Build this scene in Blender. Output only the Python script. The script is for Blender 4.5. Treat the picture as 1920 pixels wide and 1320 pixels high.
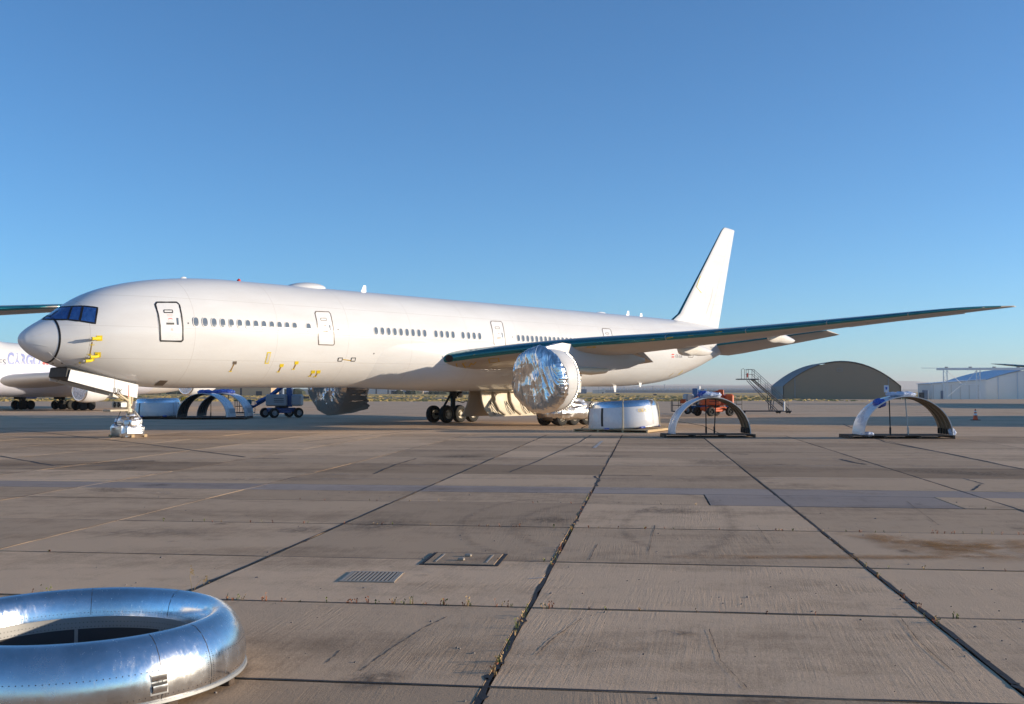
import bpy, math, random
from mathutils import Vector, Matrix, noise
from mathutils.bvhtree import BVHTree

random.seed(7)
R = math.radians
scene = bpy.context.scene
col = scene.collection
for o in list(bpy.data.objects):
    bpy.data.objects.remove(o)

# ------------------------------------------------------------------ camera
F_PX, PITCH, CAM_H = 2000.0, 0.0421, 2.4035
cam_data = bpy.data.cameras.new("camera")
cam_data.sensor_width = 36.0
cam_data.lens = 36.0 * F_PX / 1920.0
cam_data.shift_y = -10.0 / 1920.0
cam_data.clip_start = 0.1
cam_data.clip_end = 120000.0
cam = bpy.data.objects.new("camera", cam_data)
cam.location = (0, 0, CAM_H)
cam.rotation_euler = (math.pi / 2 + PITCH, 0, 0)
col.objects.link(cam)
scene.camera = cam

# ------------------------------------------------------------------ sky, sun, exposure
SUN_EL, SUN_AZ = R(10.5), R(91.0)          # azimuth clockwise from +Y (straight ahead)
world = bpy.data.worlds.new("World")
scene.world = world
world.use_nodes = True
wn = world.node_tree
wn.nodes.clear()
sky = wn.nodes.new("ShaderNodeTexSky")
sky.sky_type = 'NISHITA'
sky.sun_disc = False
sky.sun_elevation = SUN_EL
sky.sun_rotation = SUN_AZ
sky.altitude = 2200.0
sky.air_density = 1.0
sky.dust_density = 0.4
sky.ozone_density = 4.2
bg = wn.nodes.new("ShaderNodeBackground")
bg.inputs[1].default_value = 0.15
wo = wn.nodes.new("ShaderNodeOutputWorld")
wb_ = wn.nodes.new("ShaderNodeMix"); wb_.data_type = 'RGBA'; wb_.blend_type = 'MULTIPLY'      # overall white balance of the sky
wb_.inputs[0].default_value = 1.0
wb_.inputs[7].default_value = (0.80, 1.02, 1.05, 1)
wn.links.new(sky.outputs[0], wb_.inputs[6])
wn.links.new(wb_.outputs[2], bg.inputs[0])
wn.links.new(bg.outputs[0], wo.inputs[0])

SUN_DIR = Vector((math.cos(SUN_EL) * math.sin(SUN_AZ), math.cos(SUN_EL) * math.cos(SUN_AZ), math.sin(SUN_EL)))
sd = bpy.data.lights.new("sun", 'SUN')
sd.energy = 4.65
sd.angle = R(0.53)
sd.color = (1.0, 0.85, 0.66)
sun = bpy.data.objects.new("sun", sd)
sun.rotation_euler = (-SUN_DIR).to_track_quat('-Z', 'Y').to_euler()
sun.location = (40, 0, 60)
col.objects.link(sun)
scene.view_settings.view_transform = 'Standard'
scene.view_settings.look = 'None'
scene.view_settings.gamma = 1.0
scene.view_settings.exposure = 0.38
scene.cycles.max_bounces = 6
scene.cycles.volume_bounces = 0

# ------------------------------------------------------------------ pixel helpers (photo pixels, 1920 wide)
def ray(px, py):
    x, y = (px - 960) / F_PX, (py - 650) / F_PX
    c, s = math.cos(PITCH), math.sin(PITCH)
    return Vector((x, c + y * s, s - y * c))
CAM = Vector((0, 0, CAM_H))
def ground(px, py, z=0.0):
    d = ray(px, py)
    return CAM + d * ((z - CAM_H) / d.z)
def at_depth(px, py, Y):
    d = ray(px, py)
    return CAM + d * (Y / d.y)

# ------------------------------------------------------------------ materials
MATS = {}
def nodes_of(name):
    m = bpy.data.materials.new(name)
    m.use_nodes = True
    nt = m.node_tree
    b = nt.nodes["Principled BSDF"]
    MATS[name] = m
    return m, nt, b
def N(nt, t, **kw):
    n = nt.nodes.new(t)
    for k, v in kw.items():
        if k.startswith('i_'):
            key = k[2:]
            n.inputs[int(key) if key.isdigit() else key.replace('_', ' ')].default_value = v
        else:
            setattr(n, k, v)
    return n
def mk(name, base, rough=0.5, metal=0.0, var=0.12, scale=3.0, bump=0.0, bscale=40.0, coat=0.0, rvar=0.1, spec=0.5, stretch=(1, 1, 1), bdist=0.02):
    m, nt, b = nodes_of(name)
    L = nt.links.new
    tc = N(nt, "ShaderNodeTexCoord")
    mp = N(nt, "ShaderNodeMapping")
    mp.inputs['Scale'].default_value = stretch
    L(tc.outputs['Object'], mp.inputs[0])
    n1 = N(nt, "ShaderNodeTexNoise", i_Scale=scale, i_Detail=6.0, i_Roughness=0.6)
    L(mp.outputs[0], n1.inputs['Vector'])
    mx = N(nt, "ShaderNodeMix", data_type='RGBA')
    mx.inputs[6].default_value = (*[c * (1 - var) for c in base], 1)
    mx.inputs[7].default_value = (*[min(1, c * (1 + var)) for c in base], 1)
    L(n1.outputs[0], mx.inputs[0])
    L(mx.outputs[2], b.inputs['Base Color'])
    mr = N(nt, "ShaderNodeMapRange")
    mr.inputs[1].default_value = 0.3; mr.inputs[2].default_value = 0.7
    mr.inputs[3].default_value = max(0.02, rough - rvar); mr.inputs[4].default_value = min(1, rough + rvar)
    L(n1.outputs[0], mr.inputs[0])
    L(mr.outputs[0], b.inputs['Roughness'])
    b.inputs['Metallic'].default_value = metal
    b.inputs['Coat Weight'].default_value = coat
    b.inputs['Coat Roughness'].default_value = 0.08
    b.inputs['Specular IOR Level'].default_value = spec
    if bump:
        n2 = N(nt, "ShaderNodeTexNoise", i_Scale=bscale, i_Detail=5.0, i_Roughness=0.65)
        L(mp.outputs[0], n2.inputs['Vector'])
        bp = N(nt, "ShaderNodeBump", i_Strength=bump, i_Distance=bdist)
        L(n2.outputs[0], bp.inputs['Height'])
        L(bp.outputs[0], b.inputs['Normal'])
    return m

def paint_white():
    # aircraft enamel: faint panel seams, faint grime, gloss
    m, nt, b = nodes_of("aircraft white")
    L = nt.links.new
    tc = N(nt, "ShaderNodeTexCoord")
    sp = N(nt, "ShaderNodeSeparateXYZ")
    L(tc.outputs['Object'], sp.inputs[0])
    def seam(sock, period, width):
        a = N(nt, "ShaderNodeMath", operation='DIVIDE'); L(sock, a.inputs[0]); a.inputs[1].default_value = period
        f = N(nt, "ShaderNodeMath", operation='FRACT'); L(a.outputs[0], f.inputs[0])
        s = N(nt, "ShaderNodeMath", operation='SUBTRACT'); L(f.outputs[0], s.inputs[0]); s.inputs[1].default_value = 0.5
        ab = N(nt, "ShaderNodeMath", operation='ABSOLUTE'); L(s.outputs[0], ab.inputs[0])
        l = N(nt, "ShaderNodeMath", operation='LESS_THAN'); L(ab.outputs[0], l.inputs[0]); l.inputs[1].default_value = width / period
        return l.outputs[0]
    sx = seam(sp.outputs[0], 5.3, 0.012)
    sz = seam(sp.outputs[2], 1.63, 0.009)
    ad = N(nt, "ShaderNodeMath", operation='MAXIMUM'); L(sx, ad.inputs[0]); L(sz, ad.inputs[1])
    n1 = N(nt, "ShaderNodeTexNoise", i_Scale=0.35, i_Detail=8.0, i_Roughness=0.65)
    mp = N(nt, "ShaderNodeMapping"); mp.inputs['Scale'].default_value = (0.5, 1, 2.2)
    L(tc.outputs['Object'], mp.inputs[0]); L(mp.outputs[0], n1.inputs['Vector'])
    cr = N(nt, "ShaderNodeValToRGB")
    cr.color_ramp.elements[0].position = 0.3; cr.color_ramp.elements[0].color = (0.68, 0.66, 0.635, 1)
    cr.color_ramp.elements[1].position = 0.62; cr.color_ramp.elements[1].color = (0.75, 0.74, 0.72, 1)
    L(n1.outputs[0], cr.inputs[0])
    mx = N(nt, "ShaderNodeMix", data_type='RGBA')
    L(ad.outputs[0], mx.inputs[0]); L(cr.outputs[0], mx.inputs[6]); mx.inputs[7].default_value = (0.585, 0.555, 0.52, 1)
    L(mx.outputs[2], b.inputs['Base Color'])
    b.inputs['Roughness'].default_value = 0.45
    b.inputs['Specular IOR Level'].default_value = 0.15
    b.inputs['Coat Weight'].default_value = 0.6
    b.inputs['Coat Roughness'].default_value = 0.045
    n2 = N(nt, "ShaderNodeTexNoise", i_Scale=1.3, i_Detail=3.0)
    L(tc.outputs['Object'], n2.inputs['Vector'])
    bp = N(nt, "ShaderNodeBump", i_Strength=0.07, i_Distance=0.02)
    L(n2.outputs[0], bp.inputs['Height']); L(bp.outputs[0], b.inputs['Normal']); L(bp.outputs[0], b.inputs['Coat Normal'])
    return m

def foil_mat(name, scale=5.0, base=(0.86, 0.86, 0.87), rough=0.17, bump=0.3):
    m, nt, b = nodes_of(name)
    L = nt.links.new
    tc = N(nt, "ShaderNodeTexCoord")
    v = N(nt, "ShaderNodeTexVoronoi", feature='F1', distance='EUCLIDEAN', i_Scale=scale)
    n0 = N(nt, "ShaderNodeTexNoise", i_Scale=scale * 0.6, i_Detail=3.0)
    L(tc.outputs['Object'], n0.inputs['Vector'])
    ma = N(nt, "ShaderNodeVectorMath", operation='ADD')
    L(tc.outputs['Object'], ma.inputs[0]); L(n0.outputs['Color'], ma.inputs[1])
    L(ma.outputs[0], v.inputs['Vector'])
    n2 = N(nt, "ShaderNodeTexNoise", i_Scale=scale * 3.5, i_Detail=4.0)
    L(tc.outputs['Object'], n2.inputs['Vector'])
    ad = N(nt, "ShaderNodeMath", operation='ADD')
    L(v.outputs['Distance'], ad.inputs[0]); L(n2.outputs[0], ad.inputs[1])
    bp = N(nt, "ShaderNodeBump", i_Strength=bump, i_Distance=0.05)
    L(ad.outputs[0], bp.inputs['Height']); L(bp.outputs[0], b.inputs['Normal'])
    b.inputs['Base Color'].default_value = (*base, 1)
    b.inputs['Metallic'].default_value = 1.0
    b.inputs['Roughness'].default_value = rough
    return m

def bare_metal():
    m, nt, b = nodes_of("bare aluminium")
    L = nt.links.new
    tc = N(nt, "ShaderNodeTexCoord")
    n1 = N(nt, "ShaderNodeTexNoise", i_Scale=2.2, i_Detail=9.0, i_Roughness=0.7)
    L(tc.outputs['Object'], n1.inputs['Vector'])
    mp = N(nt, "ShaderNodeMapping"); mp.inputs['Scale'].default_value = (14, 14, 2.0)
    L(tc.outputs['Object'], mp.inputs[0])
    n2 = N(nt, "ShaderNodeTexNoise", i_Scale=2.0, i_Detail=7.0, i_Roughness=0.75)
    L(mp.outputs[0], n2.inputs['Vector'])
    mr = N(nt, "ShaderNodeMapRange"); mr.inputs[1].default_value = 0.35; mr.inputs[2].default_value = 0.75
    mr.inputs[3].default_value = 0.08; mr.inputs[4].default_value = 0.34
    mxn = N(nt, "ShaderNodeMath", operation='MAXIMUM'); L(n1.outputs[0], mxn.inputs[0]); L(n2.outputs[0], mxn.inputs[1])
    L(mxn.outputs[0], mr.inputs[0]); L(mr.outputs[0], b.inputs['Roughness'])
    cr = N(nt, "ShaderNodeValToRGB")
    cr.color_ramp.elements[0].position = 0.3; cr.color_ramp.elements[0].color = (0.70, 0.69, 0.67, 1)
    cr.color_ramp.elements[1].position = 0.6; cr.color_ramp.elements[1].color = (0.86, 0.86, 0.86, 1)
    L(n1.outputs[0], cr.inputs[0]); L(cr.outputs[0], b.inputs['Base Color'])
    b.inputs['Metallic'].default_value = 1.0
    bp = N(nt, "ShaderNodeBump", i_Strength=0.10, i_Distance=0.012)
    L(n1.outputs[0], bp.inputs['Height']); L(bp.outputs[0], b.inputs['Normal'])
    return m

SLAB_ANG = 0.12435
def concrete(name, dark, light, tone=(0.74, 1.14), blue=False):
    m, nt, b = nodes_of(name)
    L = nt.links.new
    g = N(nt, "ShaderNodeNewGeometry")
    n1 = N(nt, "ShaderNodeTexNoise", i_Scale=0.22, i_Detail=9.0, i_Roughness=0.62)
    L(g.outputs['Position'], n1.inputs['Vector'])
    mpw = N(nt, "ShaderNodeMapping"); mpw.inputs['Scale'].default_value = (0.045, 0.55, 1)
    L(g.outputs['Position'], mpw.inputs[0])
    nw = N(nt, "ShaderNodeTexNoise", i_Scale=1.0, i_Detail=8.0, i_Roughness=0.6)
    L(mpw.outputs[0], nw.inputs['Vector'])
    mp = N(nt, "ShaderNodeMapping")
    oi0 = N(nt, "ShaderNodeObjectInfo")
    of = N(nt, "ShaderNodeVectorMath", operation='SCALE'); of.inputs[0].default_value = (37.0, 91.0, 13.0)
    L(oi0.outputs['Random'], of.inputs['Scale'])
    rot_ = N(nt, "ShaderNodeMath", operation='MULTIPLY_ADD'); L(oi0.outputs['Random'], rot_.inputs[0]); rot_.inputs[1].default_value = 0.16; rot_.inputs[2].default_value = SLAB_ANG - 0.08
    cmb = N(nt, "ShaderNodeCombineXYZ"); L(rot_.outputs[0], cmb.inputs[2])
    mr0 = N(nt, "ShaderNodeMapping")
    L(cmb.outputs[0], mr0.inputs['Rotation']); L(of.outputs[0], mr0.inputs['Location'])
    L(g.outputs['Position'], mr0.inputs[0])
    mp.inputs['Scale'].default_value = (30, 1.1, 1)
    L(mr0.outputs[0], mp.inputs[0])
    n2 = N(nt, "ShaderNodeTexNoise", i_Scale=1.0, i_Detail=6.0, i_Roughness=0.65, i_Distortion=0.5)
    L(mp.outputs[0], n2.inputs['Vector'])
    n3 = N(nt, "ShaderNodeTexNoise", i_Scale=38.0, i_Detail=5.0, i_Roughness=0.75)
    L(g.outputs['Position'], n3.inputs['Vector'])
    n4 = N(nt, "ShaderNodeTexNoise", i_Scale=2.1, i_Detail=8.0, i_Roughness=0.7)
    L(g.outputs['Position'], n4.inputs['Vector'])
    def mad(a, k, bsock=None, c=0.0):
        q = N(nt, "ShaderNodeMath", operation='MULTIPLY_ADD')
        L(a, q.inputs[0]); q.inputs[1].default_value = k
        if bsock is not None: L(bsock, q.inputs[2])
        else: q.inputs[2].default_value = c
        return q.outputs[0]
    s = mad(n1.outputs[0], 0.9, None, -0.51)
    s = mad(nw.outputs[0], 0.75, s)
    s = mad(n2.outputs[0], 0.32, s)
    s = mad(n3.outputs[0], 0.60, s)
    s = mad(n4.outputs[0], 0.55, s)
    cr = N(nt, "ShaderNodeValToRGB")
    cr.color_ramp.elements[0].position = 0.55; cr.color_ramp.elements[0].color = (*dark, 1)
    cr.color_ramp.elements[1].position = 1.35; cr.color_ramp.elements[1].color = (*light, 1)
    cr.color_ramp.elements[1].position = 1.0
    sh = N(nt, "ShaderNodeMath", operation='MULTIPLY_ADD'); sh.inputs[1].default_value = 0.95; sh.inputs[2].default_value = -0.02
    L(s, sh.inputs[0]); L(sh.outputs[0], cr.inputs[0])
    oi = N(nt, "ShaderNodeObjectInfo")
    mr = N(nt, "ShaderNodeMapRange"); mr.inputs[3].default_value = tone[0]; mr.inputs[4].default_value = tone[1]
    L(oi.outputs['Random'], mr.inputs[0])
    vm = N(nt, "ShaderNodeVectorMath", operation='SCALE')
    L(cr.outputs[0], vm.inputs[0]); L(mr.outputs[0], vm.inputs['Scale'])
    L(vm.outputs[0], b.inputs['Base Color'])
    b.inputs['Roughness'].default_value = 0.82
    b.inputs['Specular IOR Level'].default_value = 0.05
    nm_ = N(nt, "ShaderNodeTexNoise", i_Scale=0.7, i_Detail=4.0)
    L(g.outputs['Position'], nm_.inputs['Vector'])
    sm = N(nt, "ShaderNodeMapRange"); sm.inputs[1].default_value = 0.42; sm.inputs[2].default_value = 0.66; sm.inputs[3].default_value = 0.12; sm.inputs[4].default_value = 1.15
    L(nm_.outputs[0], sm.inputs[0])
    h0 = N(nt, "ShaderNodeMath", operation='MULTIPLY'); L(n2.outputs[0], h0.inputs[0]); L(sm.outputs[0], h0.inputs[1])
    h = h0.outputs[0]
    h = mad(n3.outputs[0], 0.62, h)
    h = mad(n4.outputs[0], 1.2, h)
    bp = N(nt, "ShaderNodeBump", i_Strength=0.85, i_Distance=0.009)
    L(h, bp.inputs['Height']); L(bp.outputs[0], b.inputs['Normal'])
    return m

def grassland():
    m, nt, b = nodes_of("dry grass field")
    L = nt.links.new
    g = N(nt, "ShaderNodeNewGeometry")
    mp = N(nt, "ShaderNodeMapping"); mp.inputs['Scale'].default_value = (0.02, 0.055, 1)
    L(g.outputs['Position'], mp.inputs[0])
    n1 = N(nt, "ShaderNodeTexNoise", i_Scale=1.0, i_Detail=9.0, i_Roughness=0.68)
    L(mp.outputs[0], n1.inputs['Vector'])
    cr = N(nt, "ShaderNodeValToRGB")
    e = cr.color_ramp.elements
    e[0].position = 0.30; e[0].color = (0.16, 0.12, 0.03, 1)
    e[1].position = 0.72; e[1].color = (0.78, 0.46, 0.20, 1)
    k = e.new(0.46); k.color = (0.50, 0.32, 0.08, 1)
    k = e.new(0.58); k.color = (0.68, 0.42, 0.13, 1)
    L(n1.outputs[0], cr.inputs[0]); L(cr.outputs[0], b.inputs['Base Color'])
    b.inputs['Roughness'].default_value = 0.95
    n2 = N(nt, "ShaderNodeTexNoise", i_Scale=1.2, i_Detail=5.0)
    L(g.outputs['Position'], n2.inputs['Vector'])
    bp = N(nt, "ShaderNodeBump", i_Strength=0.8, i_Distance=0.35)
    L(n2.outputs[0], bp.inputs['Height']); L(bp.outputs[0], b.inputs['Normal'])
    return m

def stain_mat(name, color, alpha, scale=3.0):
    m, nt, b = nodes_of(name)
    L = nt.links.new
    g = N(nt, "ShaderNodeNewGeometry")
    n1 = N(nt, "ShaderNodeTexNoise", i_Scale=scale, i_Detail=7.0, i_Roughness=0.7)
    L(g.outputs['Position'], n1.inputs['Vector'])
    tc = N(nt, "ShaderNodeTexCoord")
    at = N(nt, "ShaderNodeAttribute", attribute_name="fade")
    mr = N(nt, "ShaderNodeMapRange"); mr.inputs[1].default_value = 0.40; mr.inputs[2].default_value = 0.62
    mr.inputs[3].default_value = 0.0; mr.inputs[4].default_value = alpha
    L(n1.outputs[0], mr.inputs[0])
    mu = N(nt, "ShaderNodeMath", operation='MULTIPLY'); L(mr.outputs[0], mu.inputs[0]); L(at.outputs['Fac'], mu.inputs[1])
    L(mu.outputs[0], b.inputs['Alpha'])
    b.inputs['Base Color'].default_value = (*color, 1)
    b.inputs['Roughness'].default_value = 0.9
    return m

M = MATS
paint_white()
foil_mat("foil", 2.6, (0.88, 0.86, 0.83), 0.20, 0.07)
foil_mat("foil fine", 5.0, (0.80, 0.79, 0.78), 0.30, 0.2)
foil_mat("foil darkened", 2.6, (0.60, 0.60, 0.62), 0.15, 0.10)  # same foil, reflected dark ground put into its colour
bare_metal()
concrete("concrete slab", (0.195, 0.130, 0.081), (0.575, 0.405, 0.265))
concrete("concrete dark slab", (0.175, 0.115, 0.072), (0.44, 0.305, 0.195))
concrete("bluish patch", (0.165, 0.13, 0.108), (0.37, 0.30, 0.255), (0.9, 1.05))
concrete("concrete far", (0.31, 0.207, 0.128), (0.62, 0.44, 0.29), (1, 1))
grassland()
mk("joint filler", (0.018, 0.016, 0.014), 0.9, var=0.4, scale=6, bump=0.6, bscale=30)
mk("radome white", (0.74, 0.735, 0.725), 0.42, var=0.03, scale=1.5, coat=0.15)
mk("door white", (0.77, 0.755, 0.74), 0.34, var=0.03, scale=1.2, coat=0.4)
mk("black tape", (0.012, 0.011, 0.011), 0.45, var=0.3, scale=20, bump=0.3, bscale=60)
mk("brown tape", (0.16, 0.125, 0.095), 0.5, var=0.3, scale=12)
mk("yellow tape", (0.82, 0.62, 0.02), 0.5, var=0.12, scale=15)
mk("ochre tape", (0.55, 0.33, 0.015), 0.6, var=0.2, scale=15)
mk("striped tape", (0.35, 0.20, 0.04), 0.6, var=0.9, scale=30)
mk("red paint", (0.72, 0.06, 0.04), 0.45, var=0.1)
mk("pale red print", (0.78, 0.50, 0.45), 0.45, var=0.1)
mk("black paint", (0.02, 0.02, 0.022), 0.5, var=0.2)
mk("grey print", (0.30, 0.30, 0.31), 0.5, var=0.1)
mk("window glass", (0.13, 0.165, 0.21), 0.07, var=0.45, scale=2.5, coat=0.0, rvar=0.02, spec=0.35)
mk("window rim", (0.60, 0.57, 0.54), 0.4, var=0.05)
mk("blue film", (0.020, 0.075, 0.26), 0.20, var=0.35, scale=3.0, bump=0.6, bscale=4, coat=0.8, bdist=0.08)
mk("teal edge", (0.012, 0.19, 0.21), 0.17, metal=0.6, var=0.35, scale=2.0, coat=0.7, rvar=0.05)
mk("wing grey", (0.44, 0.38, 0.32), 0.42, var=0.06, scale=0.8, coat=0.15)
mk("wing grey light", (0.52, 0.49, 0.46), 0.42, var=0.06, scale=0.8, coat=0.15)
mk("pylon grey", (0.40, 0.41, 0.43), 0.4, var=0.06, scale=1.0)
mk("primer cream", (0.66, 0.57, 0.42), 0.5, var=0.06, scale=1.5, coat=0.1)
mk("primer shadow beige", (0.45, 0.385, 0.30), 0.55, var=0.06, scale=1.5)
mk("gear steel", (0.50, 0.49, 0.46), 0.4, metal=0.3, var=0.15, scale=5)
mk("dark steel", (0.035, 0.034, 0.034), 0.55, metal=0.3, var=0.3, scale=5)
mk("rubber", (0.018, 0.017, 0.016), 0.82, var=0.25, scale=8, bump=0.2, bscale=30)
mk("wheel hub", (0.42, 0.38, 0.31), 0.5, metal=0.1, var=0.2, scale=6)
mk("bronze liner", (0.22, 0.15, 0.085), 0.48, var=0.18, scale=2.0)
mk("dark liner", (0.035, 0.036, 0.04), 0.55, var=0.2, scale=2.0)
mk("cowl white", (0.72, 0.72, 0.73), 0.30, var=0.06, scale=1.6, coat=0.4)
mk("acoustic liner", (0.30, 0.295, 0.28), 0.5, metal=0.35, var=0.18, scale=3, bump=0.15, bscale=120)
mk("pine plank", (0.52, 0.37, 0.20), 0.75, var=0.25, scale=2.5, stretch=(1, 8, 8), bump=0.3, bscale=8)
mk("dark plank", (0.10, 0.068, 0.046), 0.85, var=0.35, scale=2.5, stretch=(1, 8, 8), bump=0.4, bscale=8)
mk("strap web", (0.50, 0.42, 0.26), 0.8, var=0.2, scale=20)
mk("strap black", (0.02, 0.02, 0.02), 0.8, var=0.2, scale=20)
mk("plastic wrap", (0.55, 0.60, 0.72), 0.22, var=0.35, scale=4, bump=0.8, bscale=6, bdist=0.06, coat=0.6)
mk("blue plastic wrap", (0.035, 0.085, 0.42), 0.25, var=0.5, scale=4, bump=0.8, bscale=6, bdist=0.06, coat=0.6)
mk("lift blue", (0.012, 0.085, 0.27), 0.4, var=0.12, scale=2, coat=0.3)
mk("lift teal", (0.03, 0.24, 0.32), 0.4, var=0.12, scale=2)
mk("lift hood grey", (0.36, 0.36, 0.37), 0.5, var=0.12, scale=2)
mk("lift orange", (0.62, 0.095, 0.012), 0.45, var=0.15, scale=2, coat=0.2)
mk("stair yellow", (0.30, 0.24, 0.11), 0.55, var=0.2, scale=4)
mk("stair metal", (0.085, 0.09, 0.10), 0.5, metal=0.3, var=0.2, scale=4)
mk("hangar fabric", (0.34, 0.25, 0.17), 0.75, var=0.06, scale=0.12)
mk("hangar ribs", (0.30, 0.29, 0.285), 0.55, var=0.08, scale=0.2)
mk("white cladding", (0.86, 0.85, 0.83), 0.55, var=0.05, scale=0.3, stretch=(1, 1, 0.2))
mk("roof white in blue shade", (0.62, 0.68, 0.76), 0.45, var=0.05, scale=0.3)  # white roof with its blue shade put into the colour
mk("cone orange", (0.72, 0.10, 0.02), 0.5, var=0.1)
mk("cone white", (0.8, 0.79, 0.77), 0.4, var=0.05)
mk("sign yellow", (0.85, 0.52, 0.01), 0.5, var=0.05)
mk("tan cladding", (0.55, 0.40, 0.25), 0.7, var=0.06, scale=0.2)
mk("dark cladding", (0.045, 0.052, 0.065), 0.6, var=0.15, scale=0.2)
mk("pale cladding", (0.62, 0.59, 0.55), 0.6, var=0.06, scale=0.2)
mk("blue grey cladding", (0.20, 0.24, 0.31), 0.6, var=0.15, scale=0.2)
mk("dry tussock", (0.42, 0.29, 0.10), 0.95, var=0.5, scale=0.05)
mk("scrub green", (0.045, 0.055, 0.03), 0.9, var=0.5, scale=0.6)
mk("mountain rock", (0.16, 0.14, 0.125), 0.95, var=0.3, scale=0.002)
mk("taxiway asphalt", (0.12, 0.105, 0.095), 0.85, var=0.15, scale=0.05)
mk("line paint", (0.42, 0.39, 0.36), 0.7, var=0.25, scale=3)
mk("tar", (0.016, 0.014, 0.014), 0.75, var=0.3, scale=6)
mk("crack shade", (0.12, 0.09, 0.065), 0.9, var=0.3, scale=6)
mk("cast iron", (0.40, 0.34, 0.27), 0.55, metal=0.5, var=0.3, scale=9, bump=0.3, bscale=30)
mk("weed green", (0.13, 0.15, 0.03), 0.8, var=0.5, scale=9)
mk("weed red", (0.34, 0.12, 0.05), 0.8, var=0.4, scale=9)
mk("weed straw", (0.50, 0.33, 0.15), 0.8, var=0.3, scale=9)
mk("lavender paint", (0.66, 0.67, 0.76), 0.4, var=0.03)
mk("lavender letter", (0.33, 0.36, 0.60), 0.45, var=0.05)
mk("navy letter", (0.03, 0.035, 0.10), 0.45, var=0.05)
mk("flower red", (0.75, 0.12, 0.10), 0.45, var=0.05)
mk("bright cover", (0.72, 0.74, 0.78), 0.28, metal=0.35, var=0.1, scale=3, bump=0.6, bscale=3, bdist=0.05)
mk("pebble grey", (0.22, 0.19, 0.165), 0.9, var=0.5, scale=14)
stain_mat("tyre rubber mark", (0.05, 0.042, 0.04), 0.26, 5.0)
stain_mat("rust stain", (0.36, 0.16, 0.03), 0.75, 1.4)
stain_mat("oil spot", (0.045, 0.035, 0.03), 0.55, 9.0)
stain_mat("dust patch", (0.55, 0.43, 0.31), 0.5, 6.0)
stain_mat("worn line", (0.60, 0.56, 0.53), 0.75, 2.5)

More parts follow.
